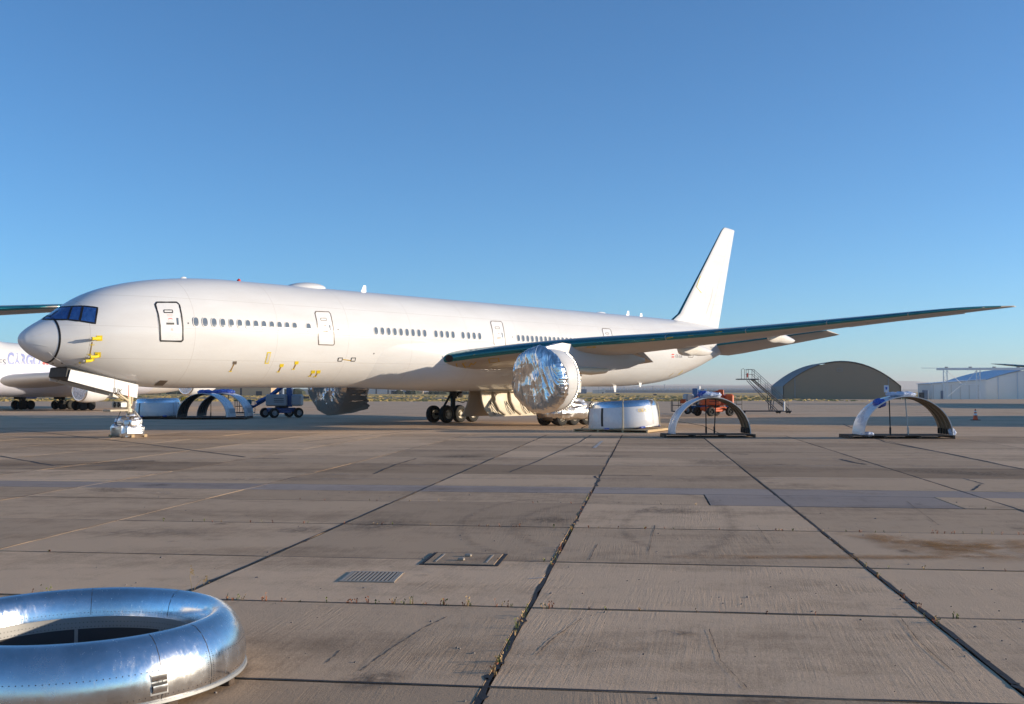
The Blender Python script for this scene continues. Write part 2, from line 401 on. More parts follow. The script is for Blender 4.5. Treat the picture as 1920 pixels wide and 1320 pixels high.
# ------------------------------------------------------------------ mesh builder
class MB:
    def __init__(s):
        s.v, s.f, s.fade = [], [], None
    def add(s, vs, fs):
        b = len(s.v)
        s.v += [tuple(p) for p in vs]
        s.f += [tuple(i + b for i in q) for q in fs]
        return s
    def box(s, c, d, m=None):
        x, y, z = d[0] / 2, d[1] / 2, d[2] / 2
        vs = [Vector((sx * x, sy * y, sz * z)) for sz in (-1, 1) for sy in (-1, 1) for sx in (-1, 1)]
        if m is not None:
            vs = [m @ p for p in vs]
        c = Vector(c)
        return s.add([p + c for p in vs], [(0, 2, 3, 1), (4, 5, 7, 6), (0, 1, 5, 4), (2, 6, 7, 3), (0, 4, 6, 2), (1, 3, 7, 5)])
    def bbox(s, c, d, bev=0.03, m=None):
        # box with chamfered vertical and top edges
        x, y, z = d[0] / 2, d[1] / 2, d[2] / 2
        b = min(bev, x * .6, y * .6, z * .6)
        def ringp(hx, hy, zz, bb):
            return [(hx - bb, hy, zz), (-hx + bb, hy, zz), (-hx, hy - bb, zz), (-hx, -hy + bb, zz), (-hx + bb, -hy, zz), (hx - bb, -hy, zz), (hx, -hy + bb, zz), (hx, hy - bb, zz)]
        rings = [ringp(x - b, y - b, -z, b), ringp(x, y, -z + b, b), ringp(x, y, z - b, b), ringp(x - b, y - b, z, b)]
        c = Vector(c)
        out = []
        for r in rings:
            out.append([(m @ Vector(p) if m is not None else Vector(p)) + c for p in r])
        return s.loft(out, True, True)
    def loft(s, rings, closed=True, cap=False):
        n = len(rings[0])
        vs = [p for r in rings for p in r]
        fs = []
        for i in range(len(rings) - 1):
            for j in range(n if closed else n - 1):
                k = (j + 1) % n
                fs.append((i * n + j, i * n + k, (i + 1) * n + k, (i + 1) * n + j))
        if cap:
            fs.append(tuple(range(n - 1, -1, -1)))
            fs.append(tuple((len(rings) - 1) * n + j for j in range(n)))
        return s.add(vs, fs)
    def tube(s, pts, r, n=8, r1=None, cap=True):
        pts = [Vector(p) for p in pts]
        rings = []
        for i, p in enumerate(pts):
            t = (pts[min(i + 1, len(pts) - 1)] - pts[max(i - 1, 0)]).normalized()
            a = Vector((0, 0, 1)) if abs(t.z) < 0.9 else Vector((1, 0, 0))
            u = t.cross(a).normalized(); w = t.cross(u).normalized()
            rr = r if r1 is None else r + (r1 - r) * i / max(1, len(pts) - 1)
            rings.append([p + (u * math.cos(2 * math.pi * j / n) + w * math.sin(2 * math.pi * j / n)) * rr for j in range(n)])
        return s.loft(rings, True, cap)
    def lathe(s, prof, c=(0, 0, 0), axis='z', n=48, a0=0.0, a1=None, cap=False):
        full = a1 is None
        a1 = 2 * math.pi if full else a1
        k = n if full else n + 1
        c = Vector(c)
        rings = []
        for r, h in prof:
            ring = []
            for j in range(k):
                a = a0 + (a1 - a0) * j / n
                u, w = r * math.cos(a), r * math.sin(a)
                p = {'z': (u, w, h), 'x': (h, u, w), 'y': (u, h, w)}[axis]
                ring.append(c + Vector(p))
            rings.append(ring)
        return s.loft(rings, full, cap)
    def prism(s, poly, thick, origin=(0, 0, 0), ax=(1, 0, 0), ay=(0, 0, 1)):
        ax, ay, o = Vector(ax), Vector(ay), Vector(origin)
        nrm = ax.cross(ay).normalized() * (thick / 2)
        a = [o + ax * p[0] + ay * p[1] + nrm for p in poly]
        b = [o + ax * p[0] + ay * p[1] - nrm for p in poly]
        return s.loft([b, a], True, True)
    def build(s, name, mat, parent=None, smooth=False, auto=None):
        me = bpy.data.meshes.new(name)
        me.from_pydata(s.v, [], s.f)
        me.update()
        if mat is not None:
            me.materials.append(M[mat] if isinstance(mat, str) else mat)
        if smooth:
            me.polygons.foreach_set('use_smooth', [True] * len(me.polygons))
            if auto is not None and hasattr(me, 'set_sharp_from_angle'):
                me.set_sharp_from_angle(angle=R(auto))
        if s.fade is not None:
            at = me.attributes.new("fade", 'FLOAT', 'POINT')
            at.data.foreach_set('value', s.fade)
        o = bpy.data.objects.new(name, me)
        col.objects.link(o)
        if parent is not None:
            o.parent = parent
        return o

def tag(o, label=None, cat=None, group=None, kind=None):
    if label: o['label'] = label
    if cat: o['category'] = cat
    if group: o['group'] = group
    if kind: o['kind'] = kind
    return o
def thing(name, label, cat, loc=(0, 0, 0), rz=0.0, group=None):
    o = bpy.data.objects.new(name, None)
    o.empty_display_size = 0.3
    col.objects.link(o)
    o.location = loc
    o.rotation_euler = (0, 0, rz)
    return tag(o, label, cat, group)
def copy_child(o, parent, loc=None):
    c = o.copy()
    col.objects.link(c)
    c.parent = parent
    if loc is not None:
        c.location = loc
    for ch in list(o.children):
        copy_child(ch, c)
    return c
def text_mesh(s, bold=False):
    cu = bpy.data.curves.new("lettering", 'FONT')
    cu.body = s
    cu.resolution_u = 3
    if bold: cu.offset = 0.03
    o = bpy.data.objects.new("lettering", cu)
    col.objects.link(o)
    dg = bpy.context.evaluated_depsgraph_get()
    me = bpy.data.meshes.new_from_object(o.evaluated_get(dg))
    vs = [v.co.copy() for v in me.vertices]
    fs = [tuple(p.vertices) for p in me.polygons]
    bpy.data.objects.remove(o)
    x0 = min(v.x for v in vs); x1 = max(v.x for v in vs); y0 = min(v.y for v in vs); y1 = max(v.y for v in vs)
    return [((v.x - x0) / (x1 - x0), (v.y - y0) / (y1 - y0)) for v in vs], fs
def fbm(x, y, z=0.0, o=4):
    return noise.fractal(Vector((x, y, z)), 0.6, 2.0, o)
def ridge(x, y, z=0.0):
    return 1.0 - 2.0 * abs(noise.noise(Vector((x, y, z))))

# ================================================================== GROUND
ca, sa = math.cos(SLAB_ANG), math.sin(SLAB_ANG)
def uv(u, v, z=0.0):
    return Vector((u * ca + v * sa, -u * sa + v * ca, z))
def to_uv(p):
    return p.x * ca - p.y * sa, p.x * sa + p.y * ca

g = MB(); S = 29000.0
g.add([(-S, -2900, -0.16), (S, -2900, -0.16), (S, 18900, -0.16), (-S, 18900, -0.16)], [(0, 1, 2, 3)])
tag(g.build("ground", "dry grass field"), kind='structure')

U_LINES = [-1.3 + 4.3 * k for k in range(-8, 9)]
U_LINES[6], U_LINES[7], U_LINES[9], U_LINES[10] = -9.8, -5.47, 3.0, 7.55
V_LINES = [0.0, 4.4, 8.7, 11.92, 15.13, 18.97, 23.0, 25.4, 27.0, 30.9, 35.0, 39.0, 43.2, 47.4, 51.6, 55.8, 60.0]
u0, u1, v0, v1 = U_LINES[0], U_LINES[-1], V_LINES[0], V_LINES[-1]
ap = MB()
FL, FR = 262.0, 352.0
def quad(mb, pts):
    mb.add(pts, [tuple(range(len(pts)))])
quad(ap, [uv(u0, v1), uv(u1, v1), uv(420, v1), Vector((430, 372, 0)), Vector((92, 330, 0)), Vector((40, 262, 0)), Vector((-380, 262, 0)), uv(-380, v1)])
quad(ap, [uv(-380, -120), uv(u0, -120), uv(u0, v1), uv(-380, v1)])
quad(ap, [uv(u1, -120), uv(420, -120), uv(420, v1), uv(u1, v1)])
quad(ap, [uv(u0, -120), uv(u1, -120), uv(u1, v0), uv(u0, v0)])
apron = tag(ap.build("apron", "concrete far"), kind='structure')
jb = MB()
quad(jb, [uv(u0, v0, -0.045), uv(u1, v0, -0.045), uv(u1, v1, -0.045), uv(u0, v1, -0.045)])
jb.build("joint_filler", "joint filler", apron)

def slab(ua, ub, va, vb, mat, gu=0.018, gv=0.012):
    k = 6
    edge = []
    rnd = lambda a: random.uniform(-a, a)
    gul, gur, gvl, gvu = (max(0.006, gu + rnd(.008)), max(0.006, gu + rnd(.008)), max(0.005, gv + rnd(.006)), max(0.005, gv + rnd(.006)))
    for i in range(k): edge.append((ua + (ub - ua) * i / k, va + gvl + rnd(.006)))
    for i in range(k): edge.append((ub - gur + rnd(.007), va + (vb - va) * i / k))
    for i in range(k): edge.append((ub + (ua - ub) * i / k, vb - gvu + rnd(.006)))
    for i in range(k): edge.append((ua + gul + rnd(.007), vb + (va - vb) * i / k))
    edge[0] = (ua + gul, va + gvl); edge[k] = (ub - gur, va + gvl); edge[2 * k] = (ub - gur, vb - gvu); edge[3 * k] = (ua + gul, vb - gvu)
    cu, cv = (ua + ub) / 2, (va + vb) / 2
    c = uv(cu, cv)
    dz = random.uniform(-0.004, 0.004)
    top = [uv(a, b, dz) - c for a, b in edge]
    ch = [uv(a + (0.006 if a < cu else -0.006), b + (0.006 if b < cv else -0.006), dz) - c for a, b in edge]
    low = [p + Vector((0, 0, -0.008)) for p in top]
    bot = [p + Vector((0, 0, -0.043 - p.z)) for p in top]
    m = MB()
    n = len(ch)
    m.add(ch + low + bot, [tuple(range(n))] + [(i, i + n, (i + 1) % n + n, (i + 1) % n) for i in range(n)] + [(i + n, i + 2 * n, (i + 1) % n + 2 * n, (i + 1) % n + n) for i in range(n)])
    o = m.build("concrete_slab", mat, apron)
    o.location = c
    return o
for vi in range(len(V_LINES) - 1):
    va, vb = V_LINES[vi], V_LINES[vi + 1]
    mat = "concrete slab"
    if abs(va - 25.4) < .1: mat = "bluish patch"
    elif abs(va - 30.9) < .1: mat = "concrete dark slab"
    for ui in range(len(U_LINES) - 1):
        ua, ub = U_LINES[ui], U_LINES[ui + 1]
        if abs(va - 23.0) < .1 and ui == 8:
            slab(ua, 1.35, va, vb, mat); slab(1.35, ub, va, vb, "bluish patch"); continue
        if abs(va - 23.0) < .1 and ui == 9:
            slab(ua, 6.5, va, vb, "bluish patch"); slab(6.5, ub, va, vb, mat); continue
        if va < 4 and ui in (0, 1, 14, 15): continue
        wide = 0.030 if ui in (7, 8, 9) else 0.018
        slab(ua, ub, va, vb, mat, wide, 0.020 if vi in (1, 2, 3) else 0.013)
for ua, ub in ((0, 2), (14, 16)):
    q = MB(); quad(q, [uv(U_LINES[ua], 0, -0.003), uv(U_LINES[ub], 0, -0.003), uv(U_LINES[ub], 4.4, -0.003), uv(U_LINES[ua], 4.4, -0.003)])
    q.build("concrete_slab", "concrete slab", apron)

SEAL = []
def ribbon_ground(pts, w, z, name, mat, parent=None, jit=0.0, fade=False):
    m = MB(); vs = []; fd = []
    pts = [Vector((p[0], p[1], 0)) for p in pts]
    for i, p in enumerate(pts):
        t = (pts[min(i + 1, len(pts) - 1)] - pts[max(i - 1, 0)]).normalized()
        s_ = Vector((t.y, -t.x, 0))
        ww = w * (1 + random.uniform(-jit, jit)) / 2
        cj = s_ * random.uniform(-jit, jit) * w * .5
        k = 3 if fade else 2
        for j in range(k):
            a = -1 + 2 * j / (k - 1)
            q = p + s_ * a * ww + cj
            vs.append((q.x, q.y, z)); fd.append(1.0 if (not fade or j == 1) else 0.15)
        if fade and (i < 2 or i > len(pts) - 3): fd[-3:] = [0, 0.1, 0]
    k = 3 if fade else 2
    fs = []
    for i in range(len(pts) - 1):
        for j in range(k - 1):
            fs.append((i * k + j, i * k + j + 1, (i + 1) * k + j + 1, (i + 1) * k + j))
    m.add(vs, fs)
    if fade: m.fade = fd
    return m.build(name, mat, parent)
def px_line(pts, n=10, wob=0.0):
    out = []
    for (a, b), (c, d) in zip(pts[:-1], pts[1:]):
        for i in range(n):
            t = i / n
            p = ground(a + (c - a) * t, b + (d - b) * t)
            p.x += random.uniform(-wob, wob); p.y += random.uniform(-wob, wob)
            out.append(p)
    out.append(ground(*pts[-1]))
    return out
for ui in (5, 7, 8, 9, 10, 11):  # dark strips hide sunlit slab edges and stand for shade in the joints
    ribbon_ground([uv(U_LINES[ui] + .010 * noise.noise(Vector((v_ * 2.1, ui, 0))), v_) for v_ in [4.4 + .4 * i for i in range(30)]], .052 if ui in (8, 9) else .036, 0.0055, "joint_dark_strip", "tar", apron, 0.35)
for ui in (5, 7, 8, 9, 10, 11):
    ribbon_ground([uv(U_LINES[ui] + .010 * noise.noise(Vector((v_ * 2.1, ui, 0))), v_) for v_ in [16.0 + .5 * i for i in range(88)]], .034, 0.0055, "joint_dark_strip", "tar", apron, 0.6)
ribbon_ground([uv(U_LINES[6] + .010 * noise.noise(Vector((v_ * 2.1, 6, 0))), v_) for v_ in [8.0 + .5 * i for i in range(40)]], .016, 0.0055, "joint_dark_strip", "tar", apron, 0.8)
for ui in (1, 2, 3, 4, 6, 12, 13, 14):
    ribbon_ground([uv(U_LINES[ui] + .010 * noise.noise(Vector((v_ * 2.1, ui, 0))), v_) for v_ in [(26.0 if ui == 6 else 12.0) + .5 * i for i in range(66)]], .03, 0.0055, "joint_dark_strip", "tar", apron, 0.4)
for vi in (2, 3, 4, 5, 6):
    ribbon_ground([uv(u_, V_LINES[vi] + .008 * noise.noise(Vector((u_ * 2.1, vi, 5)))) for u_ in [-14 + .5 * i for i in range(60)]], .034 if vi < 4 else .024, 0.0062, "joint_dark_strip", "tar", apron, 0.4)
# diagonal and filled cracks in the far slabs
for k, (pts, w) in enumerate([([(0, 804), (90, 812), (250, 830), (330, 840), (460, 857)], .10), ([(0, 855), (100, 873)], .10),
        ([(1580, 795), (1660, 829), (1790, 853), (1920, 880)], .09),
        ([(700, 889), (740, 872), (780, 860)], .05), ([(955, 886), (1000, 868), (1085, 830), (1110, 815)], .05),
        ([(1575, 861), (1600, 867), (1625, 871)], .10), ([(1118, 912), (1122, 900), (1114, 893), (1140, 891), (1222, 892)], .07),
        ([(1806, 897), (1845, 908)], .04), ([(1822, 920), (1838, 909)], .06), ([(100, 872), (200, 868), (290, 864)], .09),
        ([(0, 880), (60, 879), (180, 874), (300, 864)], .06), ([(560, 830), (700, 815), (860, 800)], .06), ([(1372, 851), (1403, 852)], .14)]):
    ribbon_ground(px_line(pts, 9, 0.02), w, 0.007, "filled_crack", "tar", apron, 0.45)
for pts, w in ([[(676, 1258), (735, 1215), (790, 1180), (838, 1157)], .018], [[(1005, 1228), (1040, 1195), (1090, 1160)], .014], [[(1690, 1160), (1720, 1200), (1790, 1262)], .012], [[(1215, 1040), (1228, 985)], .012],
        [[(610, 1245), (638, 1220)], .012], [[(1330, 1180), (1352, 1240), (1400, 1290)], .010], [[(1420, 985), (1450, 1030)], .010], [[(160, 1010), (330, 985)], .012], [[(1700, 940), (1760, 985)], .014], [[(1120, 1020), (1105, 1050)], .014]):
    ribbon_ground(px_line(pts, 14, 0.006), w * .7, 0.0058, "hairline_crack", "crack shade", apron, 0.8)
for k in range(70):
    u_ = random.choice((-5.47, -1.3, -1.3, 3.0, 3.0, 7.55)) + random.uniform(-.03, .03); v_ = random.uniform(8, 24)
    c_ = uv(u_, v_); n_ = 7; r_ = random.uniform(.015, .05)
    m_ = MB(); m_.add([(c_.x + r_ * random.uniform(.5, 1.2) * math.cos(6.283 * j / n_), c_.y + r_ * 2.2 * random.uniform(.5, 1.2) * math.sin(6.283 * j / n_), .0066) for j in range(n_)], [tuple(range(n_))]); m_.build("joint_spall", "tar", apron)
# worn paint lines across the apron
for y_l, y_r, w in ((900, 899, .10), (873, 875, .12), (861, 861, .12), (845, 847, .08)):
    ribbon_ground(px_line([(-60, y_l), (960, (y_l + y_r) / 2 - 2), (1980, y_r)], 30), w, 0.0075, "painted_line", "worn line", apron, 0.2, True)
ribbon_ground(px_line([(1114, 840), (1129, 827)], 3), .14, 0.008, "painted_line", "line paint", apron, 0.1)
ribbon_ground(px_line([(992, 1086), (1022, 1084)], 3), .05, 0.008, "painted_line", "line paint", apron, 0.3)
# tyre turning marks
def arc_px(cx, cy, rx, ry, a0, a1, n=46):
    return [ground(cx + rx * math.cos(R(a0 + (a1 - a0) * i / n)), cy + ry * math.sin(R(a0 + (a1 - a0) * i / n))) for i in range(n + 1)]
for cxp, cyp, rx, ry, a0, a1, w in ((1055, 992, 190, 58, 120, 300, .22), (1150, 990, 185, 48, 130, 290, .35), (1250, 985, 125, 60, -110, 100, .35), (1290, 990, 120, 45, 120, 250, .22)):
    ribbon_ground(arc_px(cxp, cyp, rx, ry, a0, a1), w, 0.009, "tyre_mark", "tyre rubber mark", apron, 0.15, True)
# rust run-off stain
def stain(px_poly_c, rx, ry, rot, z, mat="rust stain"):
    c = px_poly_c
    m = MB(); vs = [(c.x, c.y, z)]; fd = [1.0]; n = 28
    for ring, f in ((.35, .9), (.7, .45), (1.0, 0.0)):
        for i in range(n):
            a = 2 * math.pi * i / n
            k = ring * (1 + .25 * noise.noise(Vector((math.cos(a) * 2, math.sin(a) * 2, rx))))
            x, y = rx * k * math.cos(a), ry * k * math.sin(a)
            vs.append((c.x + x * math.cos(rot) - y * math.sin(rot), c.y + x * math.sin(rot) + y * math.cos(rot), z)); fd.append(f)
    fs = [(0, 1 + i, 1 + (i + 1) % n) for i in range(n)]
    for q in range(2):
        fs += [(1 + q * n + i, 1 + (q + 1) * n + i, 1 + (q + 1) * n + (i + 1) % n, 1 + q * n + (i + 1) % n) for i in range(n)]
    m.add(vs, fs); m.fade = fd
    return m.build("stain", mat, apron)
stain(ground(1775, 1028), 1.0, 1.6, 0.4, .010)
stain(ground(1690, 1015), .45, 1.6, 0.6, .012)
stain(ground(1880, 1025), 1.1, .9, 0.0, .011)
stain(ground(1560, 1045), 3.2, .25, 0.0, .013)
for q, a, b_ in (((300, 1000), 2.0, .6), ((760, 845), 4.0, 1.2), ((1300, 842), 5.0, 1.0), ((450, 900), 5, .7), ((1700, 880), 6, .8)):
    stain(ground(*q), a, b_, 0.0, .0095, "tyre rubber mark")

random.seed(77)
for k in range(60):
    v_ = random.uniform(7.5, 40); u_ = random.uniform(-.5, .5) * v_ - 1
    sz = random.choice((.05, .08, .15, .3, .6)) * (1 + v_ / 25)
    stain(uv(u_, v_), sz * random.uniform(.6, 1.6), sz * random.uniform(.4, 1.0), random.uniform(0, 3), .0088, "oil spot" if k % 3 else "dust patch")
# grass verge, taxiway strip beyond the apron
tw = MB(); quad(tw, [Vector((-900, 392, -0.150)), Vector((60, 392, -0.150)), Vector((60, 455, -0.150)), Vector((-900, 455, -0.150))])
quad(tw, [Vector((60, 640, -0.150)), Vector((1500, 640, -0.150)), Vector((1500, 690, -0.150)), Vector((60, 690, -0.150))])
tag(tw.build("taxiway", "taxiway asphalt"), kind='structure')
gm = MB()
random.seed(3)
for i in range(9000):
    Y = random.uniform(266, 640) if i % 3 else random.uniform(264, 330)
    X = random.uniform(-.55, .55) * Y
    if X > 92 and Y < 385: continue
    if 390 < Y < 457 and X < 62: continue
    h_ = random.uniform(.10, .45); w_ = random.uniform(.3, 1.3)
    a = random.uniform(-.9, .9)
    dx, dy = math.cos(a) * w_, math.sin(a) * w_
    gm.add([(X - dx, Y - dy, -.17), (X + dx, Y + dy, -.17), (X + dx * .5, Y + dy * .5 + .3, h_ - .16), (X - dx * .4, Y - dy * .4 + .3, h_ * .8 - .16), (X, Y + .9, -.17)], [(0, 1, 2, 3), (1, 4, 2), (2, 4, 3), (3, 4, 0)])
tag(gm.build("grass_tussocks", "dry tussock"), "low dry ochre and green grass on the field beyond the apron", "grass", kind='stuff')
random.seed(11)

# ================================================================== THE WHITE AIRLINER
TH, PT = 0.697, 0.0057
CZ = 5.67
AX = Vector((math.sin(TH) * math.cos(PT), math.cos(TH) * math.cos(PT), math.sin(PT)))
AY = Vector((-math.cos(TH), math.sin(TH), 0))
AZ = AX.cross(AY)
PM = Matrix(((AX.x, AY.x, AZ.x, -24.087), (AX.y, AY.y, AZ.y, 52.033), (AX.z, AY.z, AZ.z, -PT * 5.9), (0, 0, 0, 1)))
PI_ = PM.inverted()
plane = thing("airliner", "big white unmarked twin-engine airliner with foil-wrapped engines, parked across the apron", "airliner")
plane.matrix_world = PM
def loc_ray(px, py):
    return PI_ @ CAM, (PI_.to_3x3() @ ray(px, py)).normalized()
def pY(px, py, Y):
    o, d = loc_ray(px, py)
    return o + d * ((Y - o.y) / d.y)

def pchip(xs, ys):
    n = len(xs); h = [xs[i + 1] - xs[i] for i in range(n - 1)]; d = [(ys[i + 1] - ys[i]) / h[i] for i in range(n - 1)]
    m = [0.0] * n
    m[0], m[-1] = d[0], d[-1]
    for i in range(1, n - 1):
        if d[i - 1] * d[i] > 0:
            w1, w2 = 2 * h[i] + h[i - 1], h[i] + 2 * h[i - 1]
            m[i] = (w1 + w2) / (w1 / d[i - 1] + w2 / d[i])
    def fn(x):
        if x <= xs[0]: return ys[0]
        if x >= xs[-1]: return ys[-1]
        i = max(j for j in range(n - 1) if xs[j] <= x)
        t = (x - xs[i]) / h[i]
        return (ys[i] * (1 + 2 * t) * (1 - t) ** 2 + h[i] * m[i] * t * (1 - t) ** 2 + ys[i + 1] * t * t * (3 - 2 * t) + h[i] * m[i + 1] * t * t * (t - 1))
    return fn
PROF = [(0, -.69, -.69, 0), (.08, -.47, -.92, .24), (.3, -.22, -1.17, .49), (.7, .07, -1.47, .84), (1.2, .37, -1.70, 1.19), (1.7, .70, -1.90, 1.5),
 (2.3, 1.14, -2.1, 1.82), (3.0, 1.58, -2.32, 2.12), (3.8, 1.95, -2.54, 2.4), (4.8, 2.28, -2.77, 2.64), (6, 2.57, -2.95, 2.84), (7.5, 2.82, -3.06, 2.98), (9.5, 3.02, -3.1, 3.08), (11.5, 3.1, -3.1, 3.1),
 (30, 3.1, -3.1, 3.1), (50, 3.1, -3.1, 3.1), (54, 3.1, -3.0, 3.08), (58, 3.08, -2.68, 2.95), (62, 3.0, -1.88, 2.6), (66, 2.8, -.8, 2.0), (70, 2.5, .35, 1.2), (72.5, 2.2, 1.2, .5), (73.1, 2.0, 1.65, .15)]
PX = [p[0] for p in PROF]
fT, fB, fW = (pchip(PX, [p[k] for p in PROF]) for k in (1, 2, 3))
def fus_ring(X, n=72, grow=0.0):
    t, b, w = fT(X), fB(X), fW(X)
    zc, hh = (t + b) / 2, (t - b) / 2 + grow
    w += grow
    return [Vector((X, w * math.cos(2 * math.pi * j / n), CZ + zc + hh * math.sin(2 * math.pi * j / n))) for j in range(n)]
RAD_X = 1.42
xs_r = [0.004] + [RAD_X * (i / 18) ** 1.7 for i in range(1, 19)]
xs_f = [RAD_X + (12 - RAD_X) * i / 44 for i in range(45)] + [12 + 38 * i / 38 for i in range(1, 39)] + [50 + 23.1 * i / 40 for i in range(1, 41)]
mb = MB(); mb.loft([fus_ring(x) for x in xs_f], True, True)
fus = mb.build("fuselage", "aircraft white", plane, True, 50)
tree_f = BVHTree.FromPolygons([Vector(v) for v in mb.v], mb.f)
mr_ = MB(); mr_.loft([fus_ring(x) for x in xs_r], True, True)
mr_.build("radome", "radome white", plane, True, 60)
both_v = [Vector(v) for v in mb.v] + [Vector(v) for v in mr_.v]
tree = BVHTree.FromPolygons(both_v, list(mb.f) + [tuple(i + len(mb.v) for i in q) for q in mr_.f])
def hit(px, py):
    o, d = loc_ray(px, py)
    p, n, i, _ = tree.ray_cast(o, d)
    if p is None:
        p = pY(px, py, -0.3); n = Vector((0, -1, 0)); q = tree.find_nearest(p); p, n = q[0], q[1]
    if n.dot(d) > 0: n = -n
    return p, n
def patch(name, q, mat, off=0.006, nu=6, nv=6, parent=None):
    m = MB(); rows = []
    for i in range(nv + 1):
        a = i / nv; row = []
        for j in range(nu + 1):
            b_ = j / nu
            x = (q[0][0] * (1 - b_) + q[1][0] * b_) * (1 - a) + (q[3][0] * (1 - b_) + q[2][0] * b_) * a
            y = (q[0][1] * (1 - b_) + q[1][1] * b_) * (1 - a) + (q[3][1] * (1 - b_) + q[2][1] * b_) * a
            p, n = hit(x, y)
            row.append(p + n * off)
        rows.append(row)
    m.loft(rows, False)
    return m.build(name, mat, parent or plane, True)
def strip(name, pts, w, mat, off=0.010, n=8, parent=None, closed=False):
    if closed: pts = list(pts) + [pts[0]]
    P = []
    for (a, b_), (c, d) in zip(pts[:-1], pts[1:]):
        for i in range(n): P.append(hit(a + (c - a) * i / n, b_ + (d - b_) * i / n))
    P.append(hit(*pts[-1]))
    m = MB(); rows = []
    for i, (p, nn) in enumerate(P):
        t = (P[min(i + 1, len(P) - 1)][0] - P[max(i - 1, 0)][0]).normalized()
        s_ = nn.cross(t).normalized()
        jw = w / 2 * random.uniform(.85, 1.15)
        rows.append([p - s_ * jw + nn * (off * .3), p - s_ * jw + nn * off, p + s_ * jw + nn * off, p + s_ * jw + nn * (off * .3)])
    m.loft(rows, False)
    return m.build(name, mat, parent or plane)
def text_on(name, s, q, mat, off=0.008, parent=None, fn=None, bold=False):
    vs, fs = text_mesh(s, bold)
    out = []
    for a, b_ in vs:
        x = (q[3][0] * (1 - a) + q[2][0] * a) * (1 - b_) + (q[0][0] * (1 - a) + q[1][0] * a) * b_
        y = (q[3][1] * (1 - a) + q[2][1] * a) * (1 - b_) + (q[0][1] * (1 - a) + q[1][1] * a) * b_
        if fn: out.append(fn(x, y))
        else:
            p, n = hit(x, y); out.append(p + n * off)
    m = MB(); m.add(out, fs)
    return m.build(name, mat, parent or plane)

# radome seam tape, flight-deck windows under blue film, black masking tape
m = MB()
for x in (RAD_X - .035, RAD_X + .035):
    pass
rr = [fus_ring(RAD_X - .04, 72, .004), fus_ring(RAD_X - .04, 72, .013), fus_ring(RAD_X + .04, 72, .013), fus_ring(RAD_X + .04, 72, .004)]
m.loft(rr, True); m.build("radome_tape", "black tape", plane)
W1 = [(103, 577), (135, 574.5), (126.5, 599.5), (80, 599)]
W2 = [(135.5, 574.5), (155, 574), (149, 602), (127.5, 599.5)]
W3 = [(156, 574), (183, 577), (178.5, 606.5), (150, 602)]
for q in (W1, W2, W3):
    w_ = patch("flight_deck_window", q, "blue film", .012, 10, 8)
    strip("window_tape", q, .085, "black tape", .02, 6, w_, True)
for a in ((95, 622, 63, 631), (91, 650, 64, 645)):
    strip("lightning_strip", [(a[2], a[3]), (a[0], a[1])], .02, "door white", .012, 8)
strip("chine_seam", [(91, 660), (104, 672), (124, 683), (137, 684)], .03, "door white", .012, 6)

# doors with masking tape
def door(q, tape, w, k):
    d = patch("cabin_door", q, "door white", .012, 6, 12)
    (ax_, ay_), (bx_, by_), (cx_, cy_), (dx_, dy_) = q
    def P(u, v):
        return ((ax_ * (1 - u) + bx_ * u) * (1 - v) + (dx_ * (1 - u) + cx_ * u) * v, (ay_ * (1 - u) + by_ * u) * (1 - v) + (dy_ * (1 - u) + cy_ * u) * v)
    bow = 0.045
    pts = [P(.04, 0), P(.87, .0), P(1 - .0 - .03, .06), P(1.0 + bow * .5, .3), P(1.0 + bow, .6), P(1.0, .96), P(.93, 1.0), P(0.02, 1.0), P(0 + bow * .6, .94), P(0 + bow * 1.4, .6), P(.03 + bow * .3, .3), P(-.03, .06)]
    strip("masking_tape", pts, w, tape, .022, 4, d, True)
    vs_ = [P(.30, .2), P(.66, .2), P(.66, .265), P(.30, .265)]
    patch("viewing_vent", vs_, "cone white", .018, 2, 2, d)
    strip("masking_tape", vs_, w * .6, tape, .024, 3, d, True)
    hq = [P(.79, .40), P(.88, .40), P(.88, .58), P(.79, .58)]
    patch("door_window", hq, "window glass", .016, 2, 3, d)
    if k == 0:
        patch("door_handle", [P(.36, .525), P(.68, .525), P(.68, .575), P(.36, .575)], "black tape", .03, 3, 2, d)
    elif k < 3:
        patch("door_handle", [P(.34, .56), P(.70, .56), P(.70, .61), P(.34, .61)], "brown tape", .02, 3, 2, d)
    for v in (.31, .345, .48): patch("stencil", [P(.42, v), P(.64, v), P(.64, v + .012), P(.42, v + .012)], "pale red print", .017, 2, 1, d)
    strip("stencil", [P(.45, .435), P(.50, .42), P(.58, .42), P(.63, .435)], .035, "red paint", .018, 2, d)
    if k == 0: patch("stencil", [P(.52, .67), P(.62, .67), P(.62, .73), P(.52, .73)], "pale red print", .017, 2, 2, d)
door([(292, 567), (337, 567), (343, 640), (300, 639)], "black tape", .085, 0)
door([(591, 584), (620, 585), (627, 647), (597, 646)], "brown tape", .055, 1)
door([(920, 602), (942, 603), (948, 655), (927, 657)], "brown tape", .055, 2)
door([(1129, 616), (1145, 617), (1152, 655), (1135, 655)], "brown tape", .055, 3)

